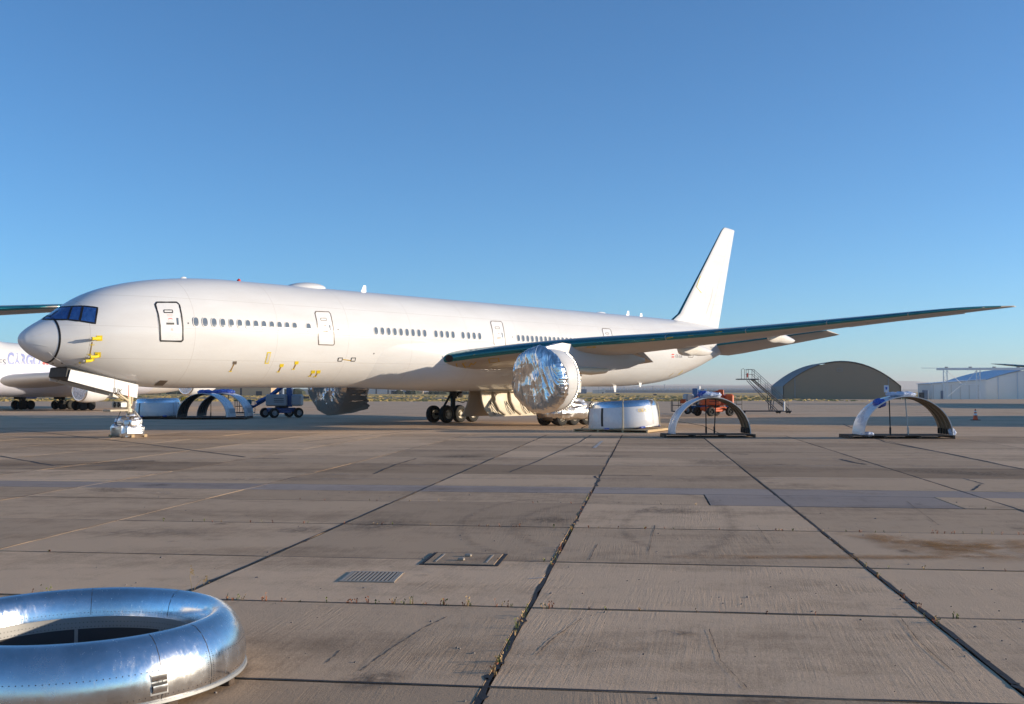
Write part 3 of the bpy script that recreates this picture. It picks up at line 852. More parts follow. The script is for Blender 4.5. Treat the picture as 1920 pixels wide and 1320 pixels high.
# cabin windows
def oval(w, h, n=20, e=2.6):
    return [(w * abs(math.cos(a)) ** (2 / e) * (1 if math.cos(a) >= 0 else -1), h * abs(math.sin(a)) ** (2 / e) * (1 if math.sin(a) >= 0 else -1)) for a in [2 * math.pi * i / n for i in range(n)]]
WZ = 6.08
def on_cyl(dx, z, off):
    return Vector((dx, -math.sqrt((3.1 + off) ** 2 - (z - CZ) ** 2), z))
def win_meshes():
    o1, o2, o3 = oval(.185, .262), oval(.158, .232), oval(.156, .23)
    fr = MB()
    fr.loft([[on_cyl(a, WZ + b, -.005) for a, b in o1], [on_cyl(a, WZ + b, .024) for a, b in o1], [on_cyl(a, WZ + b, .024) for a, b in o2], [on_cyl(a, WZ + b, .010) for a, b in o2]], True)
    gl = MB()
    gl.loft([[on_cyl(a * k, WZ + b * k, .017) for a, b in o3] for k in (1, .75, .5, .25, .02)], True)
    return fr, gl
fr, gl = win_meshes()
wx = [8.0 + .538 * i for i in range(13)] + [15.47] + [20.77 + .534 * i for i in range(9)] + [26.09 + .547 * i for i in range(4)] + [28.72 + .563 * i for i in range(4)] + [34.61 + .526 * i for i in range(18)] + [48.4 + .53 * i for i in range(16)]
first = None
for x in wx:
    if first is None:
        o = fr.build("cabin_window", "window rim", plane, True, 40)
        p_ = gl.build("pane", "window glass", o)
        first = o
    else:
        o = copy_child(first, plane)
    h_ = tree_f.ray_cast(Vector((x, -8, WZ)), Vector((0, 1, 0)))
    o.location = (x, h_[0].y - on_cyl(0, WZ, 0).y, 0)
# small holes, plugs and stickers on the skin
def spot(px, py, r, mat, name="skin_plug", off=.01):
    p, n = hit(px, py)
    a = n.orthogonal().normalized(); b_ = n.cross(a)
    m = MB(); m.loft([[p + (a * math.cos(t) + b_ * math.sin(t)) * r - n * .01 for t in [i * math.pi / 6 for i in range(12)]], [p + (a * math.cos(t) + b_ * math.sin(t)) * r + n * off for t in [i * math.pi / 6 for i in range(12)]]], True, True)
    return m.build(name, mat, plane)
for a in ((353, 606), (634, 618), (701, 663), (961, 632), (116, 681), (99, 681)):
    spot(*a, .045, "black paint")
# yellow covers near the nose: taped probes with streamers
def probe(px, py, s=1.0):
    b_ = patch("probe_cover", [(px - 5 * s, py - 5 * s), (px + 6 * s, py - 5 * s), (px + 6 * s, py + 5 * s), (px - 5 * s, py + 5 * s)], "yellow tape", .02, 2, 2)
    p, n = hit(px, py)
    d = Vector((-1, 0, -.05))
    m = MB(); m.tube([p, p + n * .16, p + n * .2 + d * .1, p + n * .2 + d * .42 * s], .06, 8, .085)
    m.build("probe_sleeve", "yellow tape", b_, True, 40)
    m = MB(); m.tube([p + n * .2 + d * .42 * s, p + n * .2 + d * .56 * s], .05, 8, .03)
    m.build("probe_tip", "gear steel", b_, True, 40)
probe(186, 634); probe(183, 665); probe(172, 672, .85)
for (x, y, w, h_) in ((172, 635.5, 5, 1.2), (173, 646.5, 9, 1.3), (168, 664, 8, 1.3), (150, 680, 4, 3.4), (168, 668, 3, 5)):
    patch("tape_tab", [(x - w / 2, y - h_ / 2), (x + w / 2, y - h_ / 2), (x + w / 2, y + h_ / 2), (x - w / 2, y + h_ / 2)], "yellow tape", .015, 2, 1)
strip("streamer", [(173, 641), (170, 658), (168, 672)], .05, "striped tape", .012, 5)
strip("streamer", [(164, 675), (158, 681), (140, 683)], .06, "gear steel", .03, 5)
def cover(pts, top, w=.10):
    b_ = strip("streamer", pts, w, "striped tape", .010, 4)
    x, y = pts[0]
    patch("port_cover", [(x - 3.2, y - 2.8), (x + 4.2, y - 2.8), (x + 3, y + 3), (x - 4, y + 3)], top, .016, 2, 2, b_)
    x, y = pts[-1]
    patch("tape_tab", [(x - 3, y - .8), (x + 2.5, y - .8), (x + 2.5, y + .8), (x - 3, y + .8)], "yellow tape", .016, 2, 1, b_)
cover([(440, 680), (432, 696)], "brown tape", .07)
cover([(528, 685), (522, 697)], "yellow tape")
cover([(556, 680), (550, 692)], "yellow tape")
cover([(587, 697), (581, 705)], "yellow tape")
cover([(597, 697), (591, 706)], "yellow tape")
lp = patch("static_panel", [(501, 660), (508.5, 660), (503.5, 682), (496, 682)], "yellow tape", .010, 2, 4)
patch("static_plate", [(502.2, 662), (507, 662), (502.6, 680), (497.8, 680)], "window rim", .018, 2, 4, lp)
for x in (637.5, 662):
    hq = [(x - 3, 671), (x + 4.5, 671), (x + 3.2, 677), (x - 4.2, 677)]
    hp = patch("service_panel", hq, "door white", .012, 2, 2)
    strip("masking_tape", hq, .05, "black tape", .02, 3, hp, True)
strip("streamer", [(643, 674), (658, 676)], .05, "ochre tape", .012, 5)
patch("drain_panel", [(300, 713), (315, 713.5), (305, 723), (288, 722.5)], "brown tape", .012, 3, 3)
patch("belly_scoop", [(799, 713), (827, 719), (817, 725), (791, 723)], "gear steel", .02, 3, 3)

# crown fittings
def crown(px, h_, l, w, name, mat, up=0.0):
    X = pY(px, 545, 0).x
    m = MB(); z0 = CZ + fT(X)
    rings = []
    for i in range(9):
        a = math.pi / 2 * i / 8
        k = math.cos(a)
        rings.append([Vector((X + l / 2 * k * math.cos(t) + .12 * l * math.sin(a), w / 2 * k * math.sin(t), z0 - .12 + (h_ + .12) * math.sin(a))) for t in [j * math.pi / 12 for j in range(24)]])
    m.loft(rings, True, True)
    return m.build(name, mat, plane, True, 60)
crown(572, .30, 3.0, 1.5, "satellite_dome", "aircraft white")
crown(447, .16, .28, .28, "beacon", "red paint")
crown(343, .10, .5, .2, "antenna_bump", "cone white")
crown(1125, .12, 1.6, .5, "antenna_bump", "cone white")
def blade(X, y, z, hgt, chord, name="blade_antenna", down=False, lean=.5):
    s_ = -1 if down else 1
    m = MB(); rings = []
    for t in (0, .5, 1):
        c = chord * (1 - .55 * t); x0 = X + lean * hgt * t
        rings.append([Vector((x0, y, z + s_ * hgt * t)), Vector((x0 + c * .4, y - .03 * (1 - .5 * t), z + s_ * hgt * t)), Vector((x0 + c, y, z + s_ * hgt * t)), Vector((x0 + c * .4, y + .03 * (1 - .5 * t), z + s_ * hgt * t))])
    m.loft(rings, True, True); m.build(name, "cone white", plane, True, 30)
for px, hh in ((676, .50), (1174, .45), (1199, .36)):
    X = pY(px, 560, 0).x
    blade(X, 0, CZ + fT(X) - .05, hh, .5)
for px, py, hh in ((1150, 724, .55), (1198, 719, .35)):
    p, n = hit(px, py - 1); blade(p.x, p.y, p.z, hh, .45, "belly_antenna", True, .3)

# wing-body fairing
m = MB(); rings = []
for i in range(49):
    X = 20.5 + 27.0 * i / 48
    t = i / 48
    bump = (math.sin(math.pi * min(1, t / .42) / 2) if t < .42 else math.cos(math.pi / 2 * max(0, (t - .62) / .38)) if t > .62 else 1.0)
    bump = max(0, bump) ** 1.3
    ring = []
    for j in range(41):
        ph = R(-198 + 216 * j / 40)
        e = abs(math.degrees(ph) + 90)
        gsh = math.exp(-((e - 52) / 30) ** 2) * .62 + math.exp(-(e / 45) ** 2) * .26
        if e > 74: gsh *= max(0, 1 - (e - 74) / 16)
        r_ = 3.05 + bump * gsh + min(.05, bump * gsh)
        ring.append(Vector((X, r_ * math.cos(ph), CZ + r_ * math.sin(ph))))
    rings.append(ring)
m.loft(rings, False)
m.build("wing_body_fairing", "aircraft white", plane, True)

# ---- wings
WST = [(2.0, 25.85, 41.5, 4.30, 4.55, 1.42), (3.1, 26.6, 41.6, 4.45, 4.70, 1.38), (6.0, 28.65, 41.95, 4.88, 4.95, 1.28), (10.0, 31.5, 42.5, 5.36, 5.25, 1.15),
       (14.0, 34.4, 43.9, 5.68, 5.70, .95), (19.0, 37.95, 45.6, 6.13, 6.32, .76), (25.0, 42.2, 47.7, 6.81, 7.0, .53), (29.5, 45.45, 49.3, 7.36, 7.42, .36), (31.0, 47.3, 49.95, 7.56, 7.57, .24), (32.4, 49.75, 50.55, 7.73, 7.72, .07)]
WY = [s_[0] for s_ in WST]
wf = [pchip(WY, [s_[k] for s_ in WST]) for k in range(1, 6)]
def wsec(y):
    return [f_(y) for f_ in wf]
def yt(x):
    return 5 * (.2969 * math.sqrt(max(x, 0)) - .126 * x - .3516 * x * x + .2843 * x ** 3 - .1036 * x ** 4)
def wpt(y, x, up, side, grow=0.0, drop=0.0):
    le, te, zl, zt, t = wsec(y)
    h_ = yt(x) * t * (1.0 if up else 1.0) + grow
    camber = -.05 * t * math.sin(math.pi * min(1, x * 1.2)) * (0 if up else 1)
    g_ = -grow * 1.2 if x < .03 else 0
    return Vector((le + (te - le) * x + g_, side * y, zl + (zt - zl) * x + (h_ if up else -h_) + camber))
def span(a, b_, n):
    return [a + (b_ - a) * i / n for i in range(n + 1)]
def build_wing(parent, side, detail=True, skin="wing grey"):
    ys = span(2.0, 30.0, 36) + [30.6, 31.2, 31.8, 32.2, 32.4]
    xsm = [.78, .6, .45, .32, .2, .12, .07, .04, .018, .004]
    m = MB(); rings = []
    for y in ys:
        xe = .78 if y < 29.6 else 1.0
        up = [wpt(y, xe if x == .78 else min(x, xe), True, side) for x in xsm]
        lo = [wpt(y, xe if x == .78 else min(x, xe), False, side) for x in reversed(xsm)]
        rings.append(up + [wpt(y, 0, True, side)] + lo)
    m.loft(rings, True, True)
    w_ = m.build("wing", skin, parent, True, 40)
    # leading-edge slats
    segs = [(3.0, 9.4), (9.45, 15.0), (15.05, 19.2), (19.25, 23.4), (23.45, 27.6), (27.65, 31.9)] if detail else [(3.0, 31.9)]
    for a, b_ in segs:
        m = MB(); rings = []
        for y in span(a, b_, 8 if detail else 20):
            k = .055 if y < 12 else .065
            xx = [k, k * .6, k * .3, k * .1, 0.0]
            rings.append([wpt(y, x, True, side, .012) for x in xx] + [wpt(y, x, False, side, .012) for x in (k * .1, k * .28)])
        m.loft(rings, False)
        m.build("slat", "teal edge", parent, True)
    if not detail:
        flaps = [("flap", 3.3, 10.2, 0), ("flap", 10.3, 22.6, 0), ("aileron", 22.7, 29.55, 0)]
    else:
        flaps = [("flap", 3.4, 7.0, 2), ("flaperon", 7.05, 9.6, 21), ("flap", 9.7, 16.2, 1), ("flap", 16.25, 22.55, 1), ("aileron", 22.65, 29.55, 6)]
    for nm, a, b_, deg in flaps:
        m = MB(); rings = []
        for y in span(a, b_, 5):
            le, te, zl, zt, t = wsec(y)
            hx = wpt(y, .785, True, side); hl = wpt(y, .785, False, side)
            hinge = (hx + hl) / 2
            ring = [hx, wpt(y, .9, True, side), wpt(y, .999, True, side), wpt(y, .999, False, side), wpt(y, .9, False, side), hl]
            c_, s_ = math.cos(R(deg)), math.sin(R(deg))
            rings.append([Vector((hinge.x + (p.x - hinge.x) * c_ + (p.z - hinge.z) * s_, p.y, hinge.z - (p.x - hinge.x) * s_ + (p.z - hinge.z) * c_)) for p in ring])
        m.loft(rings, True, True)
        m.build(nm, "wing grey" if deg < 10 else "wing grey", parent, True, 35)
    # flap-track fairings
    fairings = [(7.0, 38.6, 44.1, .52), (12.6, 40.6, 45.6, .42), (18.2, 43.2, 47.6, .34)] if detail else [(7.0, 38.6, 44.1, .5), (12.6, 40.6, 45.4, .4), (18.2, 43.2, 47.4, .33)]
    for y, xa, xb, r_ in fairings:
        m = MB(); rings = []
        le, te, zl, zt, t = wsec(y)
        for i in range(15):
            k = i / 14
            X = xa + (xb - xa) * k
            rad = max(.02, r_ * (math.sin(math.pi * (k ** .75)) ** .55))
            xc = (X - le) / (te - le)
            zb = wpt(y, min(xc, .95), False, side).z if xc < .95 else wpt(y, .95, False, side).z - .10 * (xc - .95) * (te - le)
            zc = zb - rad * .55 - (.12 * max(0, k - .5))
            rings.append([Vector((X, side * y + rad * .62 * math.cos(a), zc + rad * 1.05 * math.sin(a))) for a in [j * math.pi / 9 for j in range(18)]])
        m.loft(rings, True, True)
        m.build("flap_track_fairing", "aircraft white", parent, True, 50)
    return w_
w_l = build_wing(plane, -1)
w_r = build_wing(plane, 1)
# wing underside tape marks near the root, found by ray on the wing skin
wv = [Vector(v.co) for v in w_l.data.vertices]; wp = [tuple(p.vertices) for p in w_l.data.polygons]
tree_w = BVHTree.FromPolygons(wv, wp)
def hit_w(px, py):
    o, d = loc_ray(px, py)
    p, n, i, _ = tree_w.ray_cast(o, d)
    if p is None:
        q = tree_w.find_nearest(pY(px, py, -8)); p, n = q[0], q[1]
    if n.dot(d) > 0: n = -n
    return p, n
_keep = hit
hit = hit_w
for pts in ([(855, 681), (859, 694), (878, 699), (867, 681), (874, 680)], [(867, 681), (872, 688), (880, 687), (884, 680)], [(881, 684), (884, 681), (887, 684), (893, 678)],
            [(916, 673), (918, 681), (936, 678), (934, 671), (916, 673)], [(1100, 652), (1104, 650), (1108, 652), (1117, 651), (1112, 649)], [(1218, 638), (1226, 636), (1228, 639)], [(1250, 634), (1262, 632)], [(1290, 629), (1300, 628)], [(1340, 624), (1354, 622)]):
    strip("underwing_tape", pts, .07, "ochre tape", .012, 5)
spot(842, 672, .26, "black paint", "landing_light", .012)
hit = _keep

# ---- fin and stabilisers
def surf(parent, secs, name, mat, tail_name, edge_mat=None, split=.7, horizontal=None):
    # secs: (LE point, TE point, thickness, normal axis)
    def P(k, x, sgn, grow=0.0):
        le, te, t, ax = secs[k]
        h_ = yt(x) * t + grow
        p = le + (te - le) * x
        if x < .02: p = p - (te - le).normalized() * grow
        return p + ax * (h_ * sgn)
    xs = [split, .55, .4, .25, .14, .07, .03, .008, 0]
    m = MB(); m.loft([[P(k, x, 1) for x in xs] + [P(k, x, -1) for x in reversed(xs[:-1])] for k in range(len(secs))], True, True)
    a = m.build(name, mat, parent, True, 40)
    xr = [split + .004, .85, .998]
    m = MB(); m.loft([[P(k, x, 1) for x in xr] + [P(k, x, -1) for x in reversed(xr)] for k in range(0, len(secs))], True, True)
    m.build(tail_name, mat, parent, True, 40)
    if edge_mat:
        xe = [.016, .009, .003, 0]
        m = MB(); m.loft([[P(k, x, 1, .012) for x in xe] + [P(k, x, -1, .012) for x in reversed(xe[:-1])] for k in range(len(secs))], False)
        m.build("leading_edge", edge_mat, parent, True)
    return a
Yx = Vector((0, 1, 0))
V = Vector
fin_o = surf(plane, [(V((60.2, 0, 8.55)), V((69.2, 0, 8.0)), .75, Yx), (V((61.0, 0, 8.98)), V((69.45, 0, 8.7)), .78, Yx), (V((61.75, 0, 9.35)), V((69.6, 0, 9.1)), .76, Yx), (V((66.2, 0, 13.95)), V((71.25, 0, 13.9)), .5, Yx), (V((70.1, 0, 18.05)), V((72.75, 0, 18.1)), .26, Yx), (V((70.6, 0, 18.4)), V((72.85, 0, 18.33)), .18, Yx), (V((70.9, 0, 18.47)), V((72.6, 0, 18.4)), .03, Yx)], "fin", "aircraft white", "rudder", "teal edge")
for sd_ in (-1, 1):
    nz = V((0, -sd_ * .14, 1)).normalized()
    surf(plane, [(V((64.0, sd_ * .6, 6.28)), V((70.2, sd_ * .6, 5.60)), .62, nz), (V((65.0, sd_ * 1.9, 6.47)), V((70.6, sd_ * 1.9, 5.78)), .56, nz), (V((69.6, sd_ * 10.2, 7.62)), V((73.1, sd_ * 10.2, 7.30)), .25, nz), (V((70.3, sd_ * 10.75, 7.72)), V((73.3, sd_ * 10.75, 7.42)), .10, nz)], "stabiliser", "wing grey", "elevator", "teal edge")
# fin stickers, laid on the fin skin
tree_fin = BVHTree.FromPolygons([Vector(v.co) for v in fin_o.data.vertices], [tuple(p.vertices) for p in fin_o.data.polygons])
def hit_fin(px, py):
    o, d = loc_ray(px, py)
    p, n, i, _ = tree_fin.ray_cast(o, d)
    if p is None:
        q = tree_fin.find_nearest(pY(px, py, -.3)); p, n = q[0], q[1]
    if n.dot(d) > 0: n = -n
    return p, n
_keep = hit
hit = hit_fin
fp = patch("fin_patch", [(1314.5, 518), (1322, 528), (1315.5, 548), (1307, 538)], "cone white", .02, 4, 4)
strip("patch_tape", [(1313.5, 518), (1306, 538), (1315, 549)], .06, "yellow tape", .024, 4, fp)
strip("rudder_tape", [(1337, 539), (1334, 556), (1330, 570), (1324, 588)], .05, "pale red print", .012, 5)
hit = _keep
# registration and flag
text_on("registration", "OE-IUK", [(1267, 664), (1280, 665.5), (1279, 671), (1266, 670.5)], "grey print", .012)
for yy in (663.6, 668.2):
    patch("flag_stripe", [(1259.5, yy), (1264.2, yy), (1263.6, yy + 2.0), (1258.9, yy + 2.0)], "red paint", .012, 2, 1)
strip("masking_tape", [(1291, 662), (1290, 669.5), (1299, 669.8), (1301, 661)], .05, "brown tape", .014, 4)
strip("streamer", [(1263, 699), (1254, 706)], .06, "ochre tape", .014, 4)
strip("streamer", [(1280, 695), (1272, 702)], .16, "yellow tape", .014, 4)
patch("stabiliser_opening", [(1330, 650), (1363, 650), (1360, 661), (1342, 662)], "pylon grey", .014, 4, 4)

# ---- engines
ENG = [(-1, "port"), (1, "starboard")]
def build_engine(side):
    c = Vector((0, side * 9.75, 3.0))
    m = MB(); m.lathe([(1.60, 28.75), (1.86, 28.8), (1.93, 28.9), (1.98, 29.1), (2.02, 29.6), (2.0, 30.08), (1.93, 30.10), (1.90, 30.02), (1.86, 29.6), (1.30, 29.5)], c, 'x', 72)
    n_ = m.build("nacelle", "aircraft white", plane, True, 40)
    m = MB(); m.lathe([(0.02, 28.9), (1.62, 28.85)], c, 'x', 48); m.build("fan_face", "dark steel", n_, True)
    m = MB(); m.lathe([(1.25, 29.5), (1.20, 29.9), (.95, 30.3), (.80, 30.6), (.74, 30.55), (.6, 30.2)], c, 'x', 48)
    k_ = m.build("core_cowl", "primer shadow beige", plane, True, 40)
    m = MB(); m.lathe([(.55, 30.1), (.45, 30.5), (.25, 30.75), (.03, 30.9)], c, 'x', 32); m.build("exhaust_plug", "bronze liner", k_, True)
    # pylon
    prof_t = [(29.0, 5.10), (30.6, 5.42), (33.5, 5.25), (36.0, 5.15), (38.5, 4.9), (40.8, 4.6)]
    prof_b = [(29.0, 4.80), (30.6, 4.0), (33.5, 3.75), (36.0, 3.65), (38.5, 3.85), (40.8, 4.35)]
    m = MB(); rings = []
    for i, ((xa, za), (xb, zb)) in enumerate(zip(prof_t, prof_b)):
        hw = [.10, .34, .42, .42, .34, .06][i]
        zs = [za, za * .6 + zb * .4, za * .25 + zb * .75, zb]
        ws = [hw * .9, hw, hw * .95, hw * .45]
        rings.append([Vector((xa, c.y - w, z)) for w, z in zip(ws, zs)] + [Vector((xa, c.y + w, z)) for w, z in zip(reversed(ws), reversed(zs))])
    m.loft(rings, True, True)
    m.build("pylon", "pylon grey", plane, True, 50)
    m = MB(); m.loft([[Vector((X_, c.y + h_ * math.cos(q_), zc_ + hz_ * math.sin(q_))) for q_ in [k_ * math.pi / 8 for k_ in range(16)]] for X_, h_, hz_, zc_ in ((31.6, .12, .1, 3.75), (32.6, .42, .24, 3.66), (34.2, .48, .26, 3.62), (35.6, .40, .2, 3.66), (36.4, .1, .06, 3.8))], True, True); m.build("aft_pylon_fairing", "primer cream", plane, True, 50)
    m = MB()
    for a in range(60):
        an = R(-150 + 300 * a / 59 - 90)
        m.box((30.08, c.y + 1.99 * math.cos(an), c.z + 1.99 * math.sin(an)), (.10 + .05 * math.sin(a * 7), .14, .14))
    m.build("cowl_rim_foil", "foil fine", n_)
build_engine(-1); build_engine(1)

# ---- landing gear
def wheel_mesh(r_, w):
    t = MB()
    t.lathe([(r_ * .52, -w * .40), (r_ * .60, -w * .5), (r_ * .82, -w * .5), (r_ * .95, -w * .40), (r_, -w * .2), (r_, w * .2), (r_ * .95, w * .40), (r_ * .82, w * .5), (r_ * .60, w * .5), (r_ * .52, w * .40)], (0, 0, 0), 'y', 36)
    h_ = MB()
    h_.lathe([(r_ * .54, -w * .44), (r_ * .50, -w * .38), (r_ * .46, -w * .20), (r_ * .26, -w * .16), (r_ * .24, -w * .42), (r_ * .10, -w * .46), (.005, -w * .46)], (0, 0, 0), 'y', 28)
    h_.lathe([(r_ * .54, w * .44), (r_ * .50, w * .38), (r_ * .46, w * .20), (r_ * .26, w * .16), (r_ * .24, w * .42), (r_ * .10, w * .46), (.005, w * .46)], (0, 0, 0), 'y', 28)
    return t, h_
tm, hm = wheel_mesh(.67, .50)
w0 = None
GZ = -.176
def add_wheel(loc):
    global w0
    if w0 is None:
        w0 = tm.build("wheel", "rubber", plane, True, 35); hm.build("rim", "wheel hub", w0, True, 35)
        w0.location = loc; return w0
    return copy_child(w0, plane, loc)
for s_ in (1, -1):
    for x in (35.42, 36.87, 38.32):
        for y in (4.8, 6.2):
            add_wheel(Vector((x, s_ * y, GZ + .67)))
    yc = s_ * 5.5
    m = MB(); m.bbox((36.87, yc, GZ + .67), (3.1, .34, .34), .06)
    for x in (35.42, 36.87, 38.32): m.tube([(x, yc - .6, GZ + .67), (x, yc + .6, GZ + .67)], .11, 10)
    m.build("gear_truck", "dark steel", plane, False)
    m = MB(); m.tube([(36.87, yc, GZ + .7), (36.9, yc, 2.0)], .20, 14); m.tube([(36.9, yc, 1.7), (36.95, yc, 3.6)], .30, 14)
    m.build("gear_leg", "dark steel", plane, True, 40)
    m = MB(); m.tube([(35.6, yc, GZ + .95), (36.75, yc - s_ * .1, 2.3)], .09, 8); m.tube([(37.0, yc, 1.8), (38.6, yc - s_ * 1.6, 3.6)], .12, 8); m.tube([(36.8, yc, 1.9), (35.0, yc - s_ * 1.5, 3.4)], .11, 8)
    m.build("gear_brace", "dark steel", plane, True, 40)
    m = MB(); m.tube([(37.05, yc - .25, 1.5), (37.6, yc - .4, 1.35), (37.9, yc - .5, 1.5), (38.3, yc - .5, 1.1)], .035, 6); m.build("hydraulic_hose", "black paint", plane, True)
    m = MB(); m.prism([(0, 0), (1.9, .1), (1.75, -1.3), (.35, -1.2)], .08, (36.0, yc + s_ * .75, 3.45)); m.build("gear_leg_door", "dark steel" if s_ > 0 else "aircraft white", plane)
    m = MB(); m.bbox((37.45, yc - s_ * .2, 1.95), (.5, .3, .35), .08); m.build("junction_box", "lift hood grey", plane)
# big inboard gear doors hanging open
for s_, nm in ((-1, "primer cream"), (1, "primer shadow beige")):  # starboard door's shaded side put into the colour as darker beige
    m = MB()
    rows = []
    xa, xb = 33.35, 39.4
    for i in range(13):
        k = i / 12
        z = 2.28 - 1.86 * k
        y = s_ * (.62 + .0 * k + .42 * k * k)
        rows.append([Vector((xa + (.0 if s_ < 0 else -.45 * k * k) + (.55 * k ** 3 if s_ < 0 else 0), y, z)), Vector((xb - .2 * k, y, z))])
    back = [[p + Vector((0, -s_ * .09, 0)) for p in r_] for r_ in rows]
    m.loft([r_ + list(reversed(b_)) for r_, b_ in zip(rows, back)], True, True)
    d_ = m.build("gear_door", nm, plane, True, 30)
    if s_ < 0:
        for x in (34.6, 36.4, 38.2):
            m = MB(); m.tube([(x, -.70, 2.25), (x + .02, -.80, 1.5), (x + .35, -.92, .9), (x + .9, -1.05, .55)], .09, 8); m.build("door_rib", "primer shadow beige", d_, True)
            m = MB(); m.tube([(x - .5, -.78, 1.55), (x - .42, -.95, .85), (x - .2, -1.05, .55)], .028, 6); m.tube([(x - .5, -.8, 1.5), (x + .2, -1.05, .62)], .03, 6); m.build("door_stay", "black paint", d_, True)
        m = MB(); m.bbox((36.4, -.9, 2.3), (5.6, .6, .12), .04); m.build("door_hinge_beam", "primer cream", d_)
# nose gear
m = MB(); m.tube([(5.9, 0, .55), (5.9, 0, 1.45)], .085, 14); m.tube([(5.9, 0, 1.35), (5.86, 0, 3.0)], .135, 14)
m.lathe([(.10, 1.30), (.19, 1.32), (.19, 1.50), (.10, 1.52)], (5.9, 0, 0), 'z', 16); m.lathe([(.10, 1.62), (.18, 1.64), (.18, 1.74), (.10, 1.76)], (5.9, 0, 0), 'z', 16)
m.build("nose_gear_leg", "primer cream", plane, True, 35)
m = MB(); m.tube([(5.85, .12, 1.9), (4.3, .12, 2.9)], .06, 8); m.tube([(5.85, -.12, 1.9), (4.3, -.12, 2.9)], .06, 8); m.tube([(6.05, 0, 1.7), (6.2, 0, 2.75)], .07, 8)
m.build("drag_brace", "primer cream", plane, True)
m = MB(); m.bbox((5.35, -.05, 1.72), (.42, .9, .34), .06); m.build("taxi_light_housing", "gear steel", plane)
m = MB()
for y in (-.34, .05): m.lathe([(.02, 5.12), (.13, 5.12), (.15, 5.2), (.1, 5.3)], (0, y, 1.72), 'x', 14)
m.build("taxi_light", "dark steel", plane, True)
m = MB(); m.tube([(5.75, -.18, 1.42), (4.75, -.18, 1.42)], .055, 8); m.tube([(5.75, .18, 1.42), (4.75, .18, 1.42)], .055, 8); m.bbox((4.72, 0, 1.42), (.16, .75, .12), .03)
m.build("steering_actuator", "primer cream", plane, True, 40)
m = MB(); m.tube([(5.35, -.2, 1.4), (4.95, -.3, .6)], .02, 6); m.build("grounding_cable", "black paint", plane)
m = MB(); m.tube([(6.05, 0, 1.5), (6.45, 0, 1.15), (6.2, 0, .8)], .05, 8); m.tube([(6.2, -.1, 1.4), (6.5, -.15, 1.0), (6.35, -.1, .85)], .03, 8); m.build("torque_link", "gear steel", plane, True)
tm2, hm2 = wheel_mesh(.55, .38)
nw = tm2.build("nose_wheel", "rubber", plane, True, 35); hm2.build("rim", "wheel hub", nw, True, 35); nw.location = (5.9, -.32, .55)
copy_child(nw, plane, Vector((5.9, .32, .55)))
for s_ in (-1, 1):
    y = s_ * .92
    fd = MB(); fd.prism([(2.20, 3.52), (2.06, 2.98), (4.52, 2.36), (4.55, 3.06)], .05, (0, y, 0)); dfo = fd.build("nose_gear_door", "door white", plane)
    fd = MB(); fd.prism([(4.58, 3.04), (4.545, 2.36), (5.84, 2.07), (5.90, 2.76)], .05, (0, y - s_ * .0, 0)); dao = fd.build("nose_gear_door", "door white", plane)
    if s_ < 0:
        def on_door(x, yy):
            p = pY(x, yy, y - .03); return p
        text_on("door_code", "IUK", [(213, 726.5), (230, 730.5), (229, 740), (212.5, 736)], "black paint", 0, dao, on_door, True)
        rs = MB(); p1, p2, p3, p4 = (pY(a, b_, y - .03) for a, b_ in ((240.8, 722), (242.2, 722), (242.4, 744), (240.6, 744)))
        rs.add([p1, p2, p3, p4], [(0, 1, 2, 3)]); rs.build("red_line", "red paint", dao)
m = MB(); m.tube([(2.5, -.86, 2.95), (2.3, .8, 3.4)], .03, 6); m.tube([(2.4, .86, 2.95), (2.7, -.6, 3.4)], .03, 6); m.build("door_rod", "gear steel", plane)
m = MB(); m.bbox((3.9, 0, 3.02), (3.9, 1.7, .55), .05, Matrix.Rotation(R(11), 3, 'Y')); m.build("wheel_well", "dark steel", plane)

